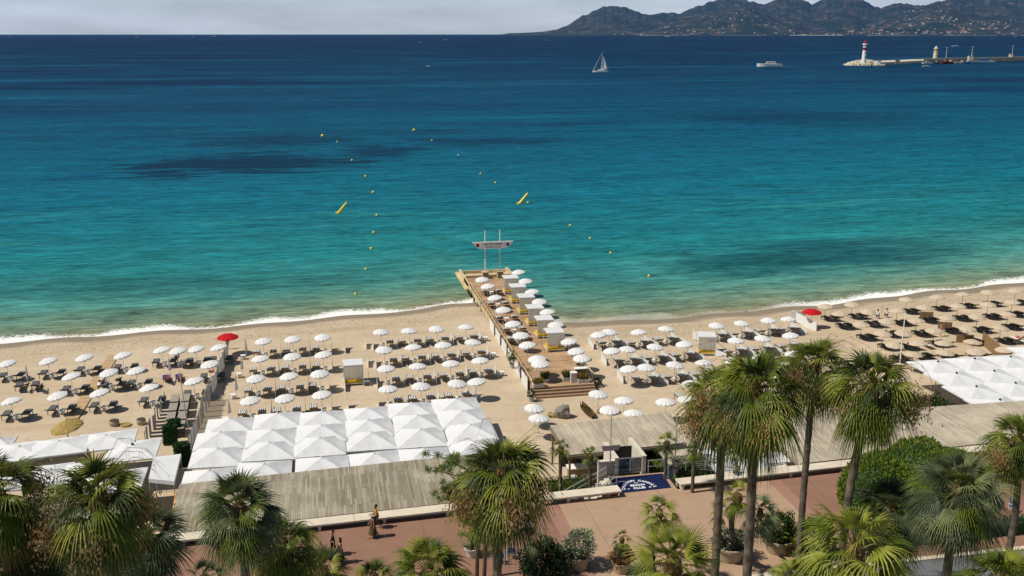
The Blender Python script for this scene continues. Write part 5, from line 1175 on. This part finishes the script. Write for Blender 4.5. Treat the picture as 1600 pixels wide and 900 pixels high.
p, _ = planter(830, 627, .33, .5, 'grey pot with a dark round shrub at the left foot of the jetty steps', 'planter_grey', 1.0); shrub(p, 1.45, .4, .4, .45, 420, .12, ('dark_leaf', 'leaf_deep'), 'dark round shrub in the grey pot at the jetty steps', seed=81)
shrub(P(933, 603, 1), 1, .55, .5, .5, 600, .13, ('leaf_deep', 'dark_leaf'), 'small dark bush on the sand right of the jetty steps', seed=82)
p, _ = planter(801, 575, .36, .5, 'grey pot with a feathery plant left of the jetty', 'planter_grey', 1.0); palm(800, 553, 11, .75, 'feathery green plant in the grey pot left of the jetty', 'green', 16, gz=1.4, rt=.05, seed=83, nseg=10, name='potted_plant', basept=(p.x, p.y), depth=P(801, 560, 2.2).y*cos(YAW)*1.06)
p = P(880, 652, 1); t = thing('boulder', 'grey-brown boulder on the sand behind the pale plank roof', 'rock', (p.x, p.y, 1)); m = MB(); rnd = random.Random(9)
bmx = bmesh.new(); bmesh.ops.create_icosphere(bmx, subdivisions=3, radius=1)
for v_ in bmx.verts: v_.co *= 1+.35*noise.noise(v_.co*1.6); v_.co = Vector((v_.co.x*.75, v_.co.y*.6, v_.co.z*.75+.5))
mm_ = bpy.data.meshes.new('boulder'); bmx.to_mesh(mm_); bmx.free(); mm_.materials.append(M['rock']); o = bpy.data.objects.new('stone', mm_); COL.objects.link(o); o.parent = t
p = P(921, 650, 1); t = thing('dugout_planter', 'old wooden dugout boat standing on the sand left of the flowers', 'planter', (p.x, p.y+.8, 1), radians(5)); m = MB(); secs = [(-1.6, .12, .5), (-.9, .38, .38), (0, .45, .34), (.9, .38, .38), (1.6, .10, .6)]; prev = None
for y, w_, h in secs:
    ring = [m.pt((-w_, y, h)), m.pt((-w_*.7, y, .08)), m.pt((w_*.7, y, .08)), m.pt((w_, y, h)), m.pt((w_*.8, y, h)), m.pt((w_*.5, y, .2)), m.pt((-w_*.5, y, .2)), m.pt((-w_*.8, y, h))]
    if prev:
        for k in range(8): m.face([prev[k], prev[(k+1) % 8], ring[(k+1) % 8], ring[k]])
    prev = ring
m.build('hull', M['trunk_fibre'], t); m = MB(); leaf_cloud(m, (0, 0, .35), .3, 1.1, .2, 260, .1, seed=5, mats=(0,)); m.build('plants', M['leaf_deep'], t)
for (px, py), l in zip([(938, 646), (861, 652)], ['yellow flowers under the parasol beside the dugout', 'yellow flowers beside the boulder']): shrub(P(px, py, 1), 1, .35, .3, .3, 260, .1, ('yellow_cushion', 'leaf_lime', 'yellow_cushion'), l, 'flowers', seed=int(px))

# blue promenade chairs
def chair_proto():
    t = thing('blue_chair', '', 'chair'); m = MB()
    for k in range(6): m.box((0, -.2+.08*k, .42), (.5, .06, .02))
    m.build('seat', M['blue_paint'], t); m = MB()
    for k in range(5): m.box((0, .26+.02*k, .55+.075*k), (.5, .015, .055))
    m.build('backrest', M['blue_paint'], t)
    for sx in (-1, 1):
        for sy in (-.2, .22): m = MB(); m.tube([(sx*.25, sy, 0), (sx*.25, sy+.02, .42 if sy < 0 else .9)], .018, 5); m.build('leg', M['white_metal'], t)
        m = MB(); m.tube([(sx*.27, -.2, .42), (sx*.27, -.18, .62), (sx*.27, .26, .62)], .015, 5); m.build('armrest', M['white_metal'], t)
    return t
p_ch = chair_proto()
for k, (px, py, rz) in enumerate([(781, 880, 3.0), (799, 872, 2.9), (822, 831, 1.3), (1172, 838, 2.6), (1583, 800, .5)]):
    p = P(px, py, 3.8); inst(p_ch, p.x, p.y, 3.8, rz, ['blue slatted chair left of the middle palm trunk', 'blue slatted chair right behind the middle palm trunk', 'blue chair in the shade beside the middle palm crown', 'blue chair between the twin palm trunks and right planter', 'blue chair near the right edge behind the last palm'][k], 'blue promenade chairs')

# ================================================================== people
def skin_body(J, E, rad, mat, name='body', sub=2):
    me = bpy.data.meshes.new(name); keys = list(J); me.from_pydata([J[k] for k in keys], [(keys.index(a), keys.index(b)) for a, b in E], [])
    o = bpy.data.objects.new(name, me); COL.objects.link(o); md = o.modifiers.new('s', 'SKIN'); 
    for i, k in enumerate(keys):
        sv = me.skin_vertices[0].data[i]; r = rad[k]; sv.radius = (r, r) if not hasattr(r, '__len__') else r; sv.use_root = (k == 'pelvis')
    ms_ = o.modifiers.new('d', 'SUBSURF'); ms_.levels = sub; ms_.render_levels = sub; bpy.context.view_layer.update()
    m2 = bpy.data.meshes.new_from_object(o.evaluated_get(bpy.context.evaluated_depsgraph_get())); bpy.data.objects.remove(o); m2.name = name; m2.materials.clear(); m2.materials.append(mat)
    for pl in m2.polygons: pl.use_smooth = True; pl.material_index = 0
    r = bpy.data.objects.new(name, m2); COL.objects.link(r); return r
E0 = [('pelvis', 'waist'), ('waist', 'chest'), ('chest', 'neck'), ('neck', 'jaw'), ('jaw', 'head'), ('head', 'crown')]
for s in 'LR':
    E0 += [('pelvis', 'hip'+s), ('hip'+s, 'knee'+s), ('knee'+s, 'ankle'+s), ('ankle'+s, 'toe'+s), ('chest', 'sh'+s), ('sh'+s, 'el'+s), ('el'+s, 'wr'+s), ('wr'+s, 'palm'+s)]
    for f in range(5): E0 += [('palm'+s, 'f%d%s' % (f, s))]
E0 += [('jaw', 'nose')]
R0 = dict(pelvis=.125, waist=.105, chest=.125, neck=.05, jaw=.066, head=.092, crown=.055, nose=.012)
for s in 'LR':
    R0.update({'hip'+s: .085, 'knee'+s: .055, 'ankle'+s: .035, 'toe'+s: .03, 'sh'+s: .05, 'el'+s: .036, 'wr'+s: .025, 'palm'+s: .03})
    for f in range(5): R0['f%d%s' % (f, s)] = .009
def pose(stand=True, legs=((0, 0), (0, 0)), arms=((0, 0), (0, 0)), kind='stand'):
    V = Vector; J = {}
    if kind == 'stand':    # facing -y
        J.update(pelvis=V((0, 0, .93)), waist=V((0, .01, 1.08)), chest=V((0, .01, 1.30)), neck=V((0, .0, 1.47)), jaw=V((0, -.02, 1.54)), head=V((0, 0, 1.62)), crown=V((0, .01, 1.70)), nose=V((0, -.115, 1.59)))
        for s, q, (sw, kb), (ar, eb) in (('L', 1, *[legs[0], arms[0]]), ('R', -1, *[legs[1], arms[1]])):
            hp = V((q*.09, 0, .88)); J['hip'+s] = hp; kn = hp+V((q*.0, -sin(sw)*.43, -cos(sw)*.43)); an = kn+V((0, -sin(sw-kb)*.41, -cos(sw-kb)*.41)); J['knee'+s] = kn; J['ankle'+s] = an; J['toe'+s] = an+V((0, -.17, -.03))
            sh = V((q*.18, .01, 1.40)); J['sh'+s] = sh; el = sh+V((q*.05, -sin(ar)*.28, -cos(ar)*.28)); wr = el+V((0, -sin(ar+eb)*.25, -cos(ar+eb)*.25)); J['el'+s] = el; J['wr'+s] = wr; d = (wr-el).normalized(); J['palm'+s] = wr+d*.07
            for f in range(5): J['f%d%s' % (f, s)] = wr+d*(.15-.012*abs(f-2))+V((0, (f-2)*.022, 0)) if f else wr+d*.09+V((0, -.05, 0))
    elif kind == 'lie':    # head toward -y, lying on back
        J.update(pelvis=V((0, 0, .14)), waist=V((0, -.17, .17)), chest=V((0, -.40, .27)), neck=V((0, -.56, .38)), jaw=V((0, -.61, .44)), head=V((0, -.68, .49)), crown=V((0, -.75, .52)), nose=V((0, -.60, .55)))
        for s, q in (('L', 1), ('R', -1)):
            J['hip'+s] = V((q*.10, .05, .13)); J['knee'+s] = V((q*.13, .48, .24 if q > 0 else .13)); J['ankle'+s] = V((q*.12, .88, .09)); J['toe'+s] = V((q*.14, .92, .24)); J['sh'+s] = V((q*.18, -.48, .32)); J['el'+s] = V((q*.28, -.25, .18)); J['wr'+s] = V((q*.24, -.0, .16)); J['palm'+s] = V((q*.22, .07, .16))
            for f in range(5): J['f%d%s' % (f, s)] = V((q*(.22+(f-2)*.02), .15-.01*abs(f-2), .15)) if f else V((q*.16, .09, .16))
    else:                  # sitting, facing -y... seat at .45
        J.update(pelvis=V((0, 0, .55)), waist=V((0, .03, .70)), chest=V((0, .0, .92)), neck=V((0, -.03, 1.08)), jaw=V((0, -.06, 1.14)), head=V((0, -.05, 1.22)), crown=V((0, -.04, 1.30)), nose=V((0, -.16, 1.19)))
        for s, q in (('L', 1), ('R', -1)):
            J['hip'+s] = V((q*.10, -.04, .53)); J['knee'+s] = V((q*.14, -.46, .52)); J['ankle'+s] = V((q*.14, -.48, .10)); J['toe'+s] = V((q*.15, -.64, .05)); J['sh'+s] = V((q*.18, 0, 1.02)); J['el'+s] = V((q*.23, -.08, .76)); J['wr'+s] = V((q*.14, -.30, .66)); J['palm'+s] = V((q*.12, -.37, .63))
            for f in range(5): J['f%d%s' % (f, s)] = V((q*(.12+(f-2)*.02), -.45+.01*abs(f-2), .61)) if f else V((q*.06, -.40, .64))
    return J
def garment(J, keys, edges, grow, mat, name, parent):
    jj = {k: J[k] for k in keys}; rr = {k: (R0[k] if not hasattr(R0[k], '__len__') else R0[k][0])+grow for k in keys}
    o = skin_body(jj, edges, rr, mat, name, 1); o.parent = parent; return o
def person(x, y, z, rz, label, kind, skin, hair, top=None, bottom=None, dress=None, legs=((.35, .1), (-.35, .3)), arms=((-.2, .2), (.3, .3)), long_hair=False, bag=None, hat=None, group=None):
    J = pose(kind=kind, legs=legs, arms=arms); t = thing('person', label, 'person', (x, y, z), rz, group); b = skin_body(J, E0, R0, M[skin], 'body', 2); b.parent = t
    if kind == 'stand':
        lo = min(J['toeL'].z, J['toeR'].z)-.03
        for_shift = -lo
    else: for_shift = 0
    hd = J['head']; m = MB(); back = Vector((0, .025, .03)) if kind != 'lie' else Vector((0, -.03, -.02))
    bmx = bmesh.new(); bmesh.ops.create_uvsphere(bmx, u_segments=14, v_segments=10, radius=.108)
    for v_ in list(bmx.verts):
        if (kind != 'lie' and v_.co.y < -.06 and v_.co.z < .03) or (kind == 'lie' and v_.co.z > .05 and v_.co.y > -.04): bmx.verts.remove(v_)
    if long_hair:
        for v_ in bmx.verts:
            if v_.co.z < -.03: v_.co.z -= .14; v_.co.y += .02
    hm_ = bpy.data.meshes.new('hair'); bmx.to_mesh(hm_); bmx.free(); hm_.materials.append(M[hair]); ho_ = bpy.data.objects.new('hair', hm_); COL.objects.link(ho_); ho_.parent = t; ho_.location = hd+back
    if top: garment(J, ['pelvis', 'waist', 'chest', 'shL', 'shR', 'elL', 'elR'], [('pelvis', 'waist'), ('waist', 'chest'), ('chest', 'shL'), ('chest', 'shR'), ('shL', 'elL'), ('shR', 'elR')], .018, M[top], 'shirt', t)
    if bottom: garment(J, ['pelvis', 'hipL', 'hipR', 'kneeL', 'kneeR'], [('pelvis', 'hipL'), ('pelvis', 'hipR'), ('hipL', 'kneeL'), ('hipR', 'kneeR')], .02, M[bottom], 'trousers', t)
    if dress:
        m = MB(); prev = None; ax = (J['kneeL']+J['kneeR'])/2; K = 18
        for zz, r, r2 in ((1.38, .13, .10), (1.2, .15, .12), (1.05, .13, .11), (.9, .18, .16), (.6, .24, .21), (.3, .30, .27)):
            ring = [m.pt(((r+.02*sin(k*3))*cos(2*pi*k/K), (r2+.02*sin(k*3))*sin(2*pi*k/K), zz)) for k in range(K)]
            if prev:
                for k in range(K): m.face([prev[k], prev[(k+1) % K], ring[(k+1) % K], ring[k]])
            prev = ring
        m.build('dress', M[dress], t, smooth=True)
    if bag: m = MB(); m.box((-.26, .05, .85), (.13, .34, .30), top=.8); m.build('bag', M[bag], t); m = MB(); m.tube([(-.26, -.08, .98), (-.19, .01, 1.42), (-.26, .18, .98)], .012, 5); m.build('bag_strap', M[bag], t)
    if hat: m = MB(); m.lathe(hd+Vector((0, 0, .04)), [(0, .09), (.10, .06), (.12, 0), (.24, -.03), (.24, -.045), (.1, -.03)], 16); m.build('hat', M[hat], t)
    if for_shift: t.location.z += for_shift-.0
    return t
p = P(583, 840, 3.8); person(p.x, p.y, 3.8, -pi/2, 'walking person in a long brown dress and straw hat, nearest the camera', 'stand', 'skin', 'hair_blond', dress='khaki_dress', hat='wicker')
p = P(588, 826, 3.8); person(p.x, p.y, 3.8, -pi/2, 'walking person in an orange top with a red bag, beside the bench', 'stand', 'skin_dark', 'hair', top='orange_shirt', bottom='khaki_dress', bag='red_bag', legs=((-.3, .3), (.35, .1)))
p = P(521, 868, 3.8); person(p.x, p.y, 3.8, -pi/2, 'person in black behind the bottom palm, left one', 'stand', 'skin', 'hair', top='black_dress', bottom='black_dress')
p = P(524, 876, 3.8); person(p.x+.3, p.y-.4, 3.8, -pi/2, 'person in a dark long dress behind the bottom palm, right one', 'stand', 'skin', 'hair', dress='black_dress', long_hair=True)
p = P(1152, 752, 3.8); person(p.x, p.y+.35, 3.8, radians(20), 'person in white sitting on the bench behind the twin palms', 'sit', 'skin_dark', 'hair', top='white_towel', bottom='navy_ink')
p = P(356, 545, 1); person(p.x, p.y, gz(p.x, p.y), 1, 'person in dark red standing under the left red parasol', 'stand', 'skin', 'hair', top='red_bag', bottom='hair', legs=((0, 0), (0, 0)))
p = P(1469, 526, 1); person(p.x, p.y, gz(p.x, p.y), 1, 'person in a swimsuit standing among the dark loungers on the right', 'stand', 'skin', 'hair', bottom='pink_top', legs=((0, 0), (0, 0)))
for (px, py), l, c_ in zip([(1353, 494), (1371, 495), (1385, 494)], ['shirtless person sitting near the water on the far right beach', 'person in white sitting near the water, left of two', 'person in white sitting near the water, right of two'], (None, 'white_towel', 'white_towel')):
    p = P(px, py, 1); person(p.x, p.y, gz(p.x, p.y)-.1, random.uniform(2, 4), l, 'sit', 'skin', 'hair', top=c_, bottom='navy_ink')
for (px, py), l, c_, tb in zip([(262, 589), (282, 588), (41, 601), (63, 602), (160, 594), (186, 592), (277, 556), (331, 579), (1448, 533), (1592, 526)],
        ['sunbather on the left blue lounger', 'sunbather on the right blue lounger', 'sunbather on the dark lounger left of the closed left parasol', 'sunbather on the dark lounger right of the closed left parasol', 'sunbather on a towel-covered lounger beside the board path', 'sunbather in dark swimwear right of the board path', 'sunbather in purple under the sixth front-row parasol', 'sunbather in pink near the fence', 'sunbather on a white towel among the brown loungers', 'sunbather on a white towel at the right edge'],
        ('pink_top', 'red_bag', 'black_dress', 'black_dress', 'hair', 'black_dress', 'blue_mattress', 'pink_top', 'navy_ink', 'red_bag'), (0, 0, 0, 0, 1, 0, 0, 0, 1, 1)):
    p = P(px, py+6, 1.3); z = gz(p.x, p.y)
    person(p.x, p.y, z+.46, radians(random.uniform(-8, 8)), l, 'lie', 'skin', 'hair', bottom=c_, top=c_ if tb == 0 and random.random() < .4 else None)
    if tb: m = MB(); m.box((p.x, p.y+.1, z+.52), (.7, 1.9, .03)); tag(m.build('towel', M['white_towel']), 'white towel under the '+l.replace('sunbather ', 'sunbather '), 'towel')

# ================================================================== on the water
for k, (px, py) in enumerate([(528, 334), (811, 319)]):
    p = P(px, py, 0); t = thing('marker_buoy', 'long yellow leaning channel marker, %s' % ('left one' if k == 0 else 'right one, beyond the jetty'), 'buoy', (p.x, p.y, 0), 0, 'leaning yellow channel markers')
    m = MB(); e = Vector((1.9, 0, 2.3)); m.tube([(-.3, 0, -.4), e*.5, e], [.36, .27, .17], 10); m.build('body', M['yellow_buoy'], t); m = MB(); m.tube([(-.4, 0, .05), (.3, 0, .1)], [.4, .3], 10); m.build('float', M['yellow_buoy'], t); m = MB(); m.tube([e, e+Vector((.25, 0, .3))], [.12, .06], 8); m.build('tip', M['dark_frame'], t)
BU = [(504, 213, 1.3), (527, 222, .7), (647, 204, 1.2), (675, 220, .7), (550, 251, .7), (571, 276, .7), (583, 301, .7), (589, 337, .6), (584, 364, .6), (580, 389, .55), (572, 421, .5), (556, 460, .5), (716, 243, .6), (751, 272, .6), (774, 286, .6), (825, 317, .6), (891, 353, .55), (922, 373, .5), (954, 396, .5), (1014, 432, .5)]
for k, (px, py, r) in enumerate(BU):
    p = P(px, py, 0); t = thing('buoy', 'yellow buoy, %s of the %s line counted from the sea' % (ORD[k % 12], 'left' if k < 12 else 'right'), 'buoy', (p.x, p.y, 0), 0, 'yellow swimming zone buoys'); r *= .55
    m = MB(); r *= .85; m.lathe((0, 0, 0), [(0, -r*.5), (r*.8, -r*.2), (r, r*.3), (r*.7, r*1.0), (r*.25, r*1.3), (0, r*1.35)], 12); m.build('float', M['yellow_buoy'], t, smooth=True); m = MB(); m.tube([(0, 0, r*1.2), (0, 0, r*2.2)], r*.15, 6); m.build('stem', M['dark_frame'], t)
def hull(m, L, W, H, z0=0, bow=-1, fl=.25):
    prev = None; n = 9
    for i in range(n):
        f = i/(n-1); x = -L/2+L*f; g = (1-f) if bow > 0 else f; w_ = W/2*min(1, (g*3.2)**.6) if g < .35 else W/2; w_ = max(w_, .02); sh = z0+H*(1+fl*(1-g)**2)
        ring = [m.pt((x, -w_, sh)), m.pt((x, -w_*.8, z0+H*.2)), m.pt((x, 0, z0-H*.35*min(1, g*3))), m.pt((x, w_*.8, z0+H*.2)), m.pt((x, w_, sh)), m.pt((x, 0, sh-.05*H))]
        if prev:
            for k in range(6): m.face([prev[k], ring[k], ring[(k+1) % 6], prev[(k+1) % 6]])
        prev = ring if prev is None else ring
        if i in (0, n-1): m.face(ring)
p = P(938, 113, 0); t = thing('sailboat', 'white sailing catamaran with a single raised sail out at sea', 'sailboat', (p.x, p.y, 0), radians(-8))
m = MB(); hull(m, 14, 2.2, 1.3); 
for v_i in range(len(m.v)): m.v[v_i] = (m.v[v_i][0], m.v[v_i][1]-2.4, m.v[v_i][2])
k0 = len(m.v); hull(m, 14, 2.2, 1.3)
for v_i in range(k0, len(m.v)): m.v[v_i] = (m.v[v_i][0], m.v[v_i][1]+2.4, m.v[v_i][2])
m.build('hull', M['white_metal'], t); m = MB(); m.box((.8, 0, 1.9), (6.5, 5.5, 1.2), top=.8); c_ = m.build('cabin', M['white_metal'], t); m = MB(); m.box((.6, 0, 2.0), (6.2, 5.3, .4)); m.build('window_band', M['black'], c_); m = MB(); m.tube([(.5, 0, 1.3), (1.6, 0, 19)], [.16, .08], 6); m.build('mast', M['white_metal'], t); m = MB(); m.tube([(-6.8, 0, 1.4), (1.4, 0, 18)], [.35, .15], 6); m.build('furled_jib', M['grey_metal'], t)
m = MB(); prev = None
for k in range(8): f = k/7; z = 3.2+12.3*f; x0 = .6+.9*f; w_ = 5.2*(1-f)**.75+.5*(1-f)+.2; cur = (m.pt((x0, .0, z)), m.pt((x0+w_*.5, .5, z)), m.pt((x0+w_, .1, z))); 
m = MB(); pr = None
for k in range(8):
    f = k/7; z = 3.2+12.3*f; x0 = .6+.9*f; w_ = 5.4*(1-f)**.7+.2; cur = (m.pt((x0, 0, z)), m.pt((x0+w_*.5, .5, z)), m.pt((x0+w_, .1, z)))
    if pr: m.face([pr[0], pr[1], cur[1], cur[0]]); m.face([pr[1], pr[2], cur[2], cur[1]])
    pr = cur
m.build('sail', M['white_cloth'], t); m = MB(); m.tube([(.6, 0, 3.0), (6, .1, 3.0)], .14, 6); m.build('boom', M['white_metal'], t)
M['wake'] = plain('white_wake_foam', (.55, .62, .64), .9, .1, .2)
def wake(px0, px1, py, label, w0=1.0, z=.06):
    a, b = P(px0, py, z), P(px1, py, z); d = (b-a).normalized(); s_ = Vector((-d.y, d.x, 0)); m = MB(); rnd = random.Random(px0); n = 14; pr = None
    for k in range(n+1):
        q = a.lerp(b, k/n); ww = w0*(.4+rnd.random())*(1-.8*k/n); cur = (m.pt((q-s_*ww)), m.pt((q+s_*ww)))
        if pr: m.face([pr[0], cur[0], cur[1], pr[1]])
        pr = cur
    tag(m.build('boat_wake', M['wake']), kind='structure')
def motorboat(px, py, L, label, rz=0, flip=False, fly=True, g=None, hullm='white_metal', h=1.0, cabin='white_metal'):
    p = P(px, py, 0); t = thing('motorboat', label, 'motorboat', (p.x, p.y, 0), rz+(pi if flip else 0)-YAW, g); m = MB(); hull(m, L, L*.26, L*.075*h); m.build('hull', M[hullm], t)
    m = MB(); m.box((L*.06, 0, L*.105*h), (L*.42, L*.17, L*.055*h), top=.8); c_ = m.build('cabin', M[cabin], t); m = MB(); m.box((L*.05, 0, L*.108*h), (L*.40, L*.173, L*.02*h)); m.build('window_band', M['black'], c_)
    if fly: m = MB(); m.tube([(L*.0, 0, L*.13), (L*.12, 0, L*.17), (L*.2, 0, L*.165)], L*.012, 6); m.build('roof_arch', M['white_metal'], t)
    return t
motorboat(1202, 105, 27, 'large white motor yacht under way right of the sailboat', h=1.6); wake(1218, 1236, 103.5, '', .9)
motorboat(1447, 104, 9, 'small white motorboat crossing in front of the breakwater', fly=False)
motorboat(1493, 72.5, 22, 'small white boat behind the breakwater lamps', fly=False); motorboat(1044, 57.5, 60, 'distant white ship below the rounded left hill', h=1.6); wake(1048, 1066, 59.5, '', 6)
for (x0, x1, y, l, L, hh) in [(854, 862, 63, 'tiny white boat with a wake right of the horizon cape', 18, 1), (14, 0, 57, 'tiny white boat at the left end of the horizon', 40, 1), (334, 318, 57.3, 'tiny white fast boat on the horizon left of centre', 45, 1), (302, 303, 58, 'tiny sail on the horizon beside the fast boat', 16, 3), (213, 214, 58, 'tiny lone white sail on the left horizon', 16, 3), (696, 716, 62.5, 'tiny white fast boat below the horizon, upper of two', 22, 1), (656, 668, 66.5, 'tiny white fast boat below the horizon, lower of two', 16, 1), (670, 671, 104, 'tiny white dinghy in the middle of the bay', 5, 1.5), (1511, 1512, 54.5, 'tiny white boat near the far shore on the right', 40, 2), (1587, 1578, 57, 'tiny pale boat at the right edge of the bay', 50, 1)]:
    motorboat(x0, y, L, l, fly=False, h=hh)
    if abs(x1-x0) > 3: wake(x0, x1, y+.2, '', {57: 12, 57.3: 12}.get(y, 3))

# breakwater
bA = P(1385, 100.5, 0); bw = thing('breakwater', 'long pale stone breakwater with a parapet reaching in from the right', 'breakwater', (bA.x, bA.y, 0))
def bwx(px, py, z): q = P(px, py, z); return (q.x-bA.x, q.y-bA.y)
quay = [bwx(1375, 102, 0), bwx(1440, 99, 0), bwx(1600, 95.0, 0), bwx(1760, 91, 0)]; inn = [(x+34, y+70) for x, y in quay]
m = MB(); m.prism(quay+inn[::-1], -3, 3.0); m.build('quay', plain('quay_stone', (.52, .46, .36), .9, .2, .2, .05), bw)
par = [bwx(1443, 95.0, 3), bwx(1600, 92.0, 3), bwx(1760, 88.6, 3)]; m = MB(); m.prism(par+[(x+3, y+5) for x, y in par[::-1]], 2.9, 5.6); m.build('parapet', plain('parapet_stone', (.55, .42, .30), .9, .1, .3, .1), bw)
m = MB(); par2 = [bwx(1375, 100, 3), bwx(1405, 99, 3), bwx(1440, 97, 3)]
for (a, b) in zip(par2, par2[1:]): m.prism([a, b, (b[0]+2, b[1]+6), (a[0]+2, a[1]+6)], 2.9, 4.8)
m.build('side_ramp', M['stone'], bw)
t = thing('rock_mound', 'mound of pale rocks around the foot of the red and white lighthouse', 'rocks', tuple(P(1348, 102, 0))); rnd = random.Random(3); t.rotation_euler = (0, 0, -YAW)
m = MB()
for i in range(620):
    a = rnd.uniform(0, 6.28); r = rnd.random()**.55; x = cos(a)*r*22+2; y = sin(a)*r*15; z = 5.0*(1-r**1.7)*rnd.uniform(.85, 1.05); s_ = rnd.uniform(.9, 3.2); m.box((x, y, z), (s_*1.3, s_, s_*1.2), rnd.uniform(0, 3), rnd.uniform(.5, .9))
m.build('rocks', plain('pale_rock', (.58, .52, .40), .95, .1, .5, .6), t)
def lighthouse(px, py, z0, H, r, label, bands, gal, lamp, balc):
    q = P(px, py, z0); t = thing('lighthouse', label, 'lighthouse', tuple(q)); 
    for (a, b, mt) in bands: 
        m = MB(); ra, rb = r*(1-.38*a), r*(1-.38*b); m.lathe((0, 0, 0), [(ra, H*a), (rb, H*b-.001)], 18); m.build('tower_band', M[mt], t)
    top = bands[-1][1]*H
    m = MB(); m.lathe((0, 0, top), [(0, 0), (r*1.05, 0), (r*1.05, H*.025), (r*1.0, H*.025), (r*.98, H*.055), (0, H*.03)], 18); m.build('gallery', M[gal], t)
    m = MB(); m.lathe((0, 0, top+H*.03), [(r*.5, 0), (r*.5, H*.09), (r*.56, H*.09), (r*.3, H*.15), (0, H*.17)], 12); m.build('lantern', M[lamp], t); m = MB(); m.tube([(0, 0, top+H*.18), (0, 0, top+H*.26)], .15, 5); m.build('finial', M[lamp], t)
    for k in range(3): m = MB(); m.box((0, -r*(.97-.38*(.25+.2*k)), H*(.25+.2*k)), (.9, .3, 1.6)); m.build('window', M['black'], t)
    return t
M['lh_red'] = plain('lighthouse_red', (.22, .015, .018), .6, .3, .1); M['lh_white'] = plain('lighthouse_white', (.75, .74, .72), .7, .2, .05); M['lh_cream'] = plain('lighthouse_cream', (.60, .52, .42), .8, .2, .08); M['lh_ochre'] = plain('lighthouse_ochre', (.58, .36, .10), .8, .2, .08)
lighthouse(1349.5, 98, 4.5, 23.5, 2.6, 'red and white lighthouse on the rock mound at the breakwater tip', [(0, .25, 'lh_white'), (.25, .55, 'lh_white'), (.55, .68, 'lh_red'), (.68, .76, 'lh_white'), (.76, .80, 'lh_red')], 'lh_white', 'lh_red', 1)
lighthouse(1461, 91.5, 3.0, 17, 3.0, 'cream and ochre lighthouse standing midway along the breakwater', [(0, .5, 'lh_cream'), (.5, .72, 'lh_ochre')], 'lh_cream', 'lh_white', 1)
for k, (px, py, h) in enumerate([(1478, 91, 13), (1518, 90.5, 14), (1581, 88, 14)]):
    q = P(px, py, 4); t = thing('street_lamp', 'tall white lamp on the breakwater, %s' % ['just right of the ochre lighthouse', 'behind the moored boats', 'near the right edge'][k], 'lamp', tuple(q), -YAW, 'lamps on the breakwater'); m = MB(); m.tube([(0, 0, 0), (0, 0, h)], [.25, .14], 6); m.build('post', M['white_metal'], t); m = MB(); m.box((0, 0, h+.2), (2.4, .9, .35)); m.build('lamp_head', M['white_metal'], t)
for k, (px, py, w_, h) in enumerate([(1516, 94.4, 4, 5), (1579, 92.2, 3, 6)]):
    q = P(px, py, 3); t = thing('quay_hut', 'pale square hut on the breakwater at the foot of the %s lamp' % ('middle', 'right')[k], 'hut', (q.x, q.y, 3), -YAW); m = MB(); m.box((0, 0, h/2), (w_*1.4, w_, h)); m.build('wall', M['lh_cream'], t); m = MB(); m.box((0, 0, h+.15), (w_*1.5, w_*1.1, .3)); m.build('roof', M['stone'], t)
for k, (px, L, hm_, cm, l) in enumerate([(1448, 12, 'white_metal', 'stone', 'small white moored boat under the ochre lighthouse'), (1463, 10, 'dark_frame', 'stone', 'dark moored boat right under the ochre lighthouse'), (1476, 14, 'lh_red', 'orange', 'rust red moored fishing boat right of the ochre lighthouse'), (1485, 13, 'lh_red', 'white_metal', 'red and white moored boat in the middle of the quay'), (1495, 12, 'white_metal', 'lh_red', 'white moored boat with a red cabin on the quay'), (1503, 11, 'white_metal', 'white_metal', 'all-white moored boat left of the middle lamp'), (1511, 10, 'blue_paint', 'white_metal', 'blue and white moored boat below the middle lamp')]):
    motorboat(px, 100.3-.02*(px-1448), L*1.25, l, radians(50 if k else 20), fly=False, hullm=hm_, cabin=cm, h=1.9)
t = motorboat(1533, 98.2, 32, 'long pale passenger boat with a blue deckhouse moored at the quay', 0, fly=False, cabin='blue_paint', h=1.1)
q = P(1348, 99.5, 3); 
for k, (px, py, l) in enumerate([(1373, 98.8, 'small white beacon cabin on the ramp right of the striped lighthouse'), (1402, 98.4, 'brown shed on the ramp between the two lighthouses')]):
    q = P(px, py, 4); t = thing('ramp_cabin', l, 'hut', tuple(q), -YAW); m = MB(); m.box((0, 0, 1.5), (4, 3, 3.0)); m.build('wall', M['white_metal' if k == 0 else 'khaki_wood'], t); m = MB(); m.box((0, 0, 3.1), (4.6, 3.4, .3)); m.build('roof', M['grey_metal'], t)

# unused prototypes are removed
for o in list(bpy.data.objects):
    if o.parent is None and 'category' in o and not o.get('label'):
        for c_ in list(o.children): bpy.data.objects.remove(c_)
        bpy.data.objects.remove(o)
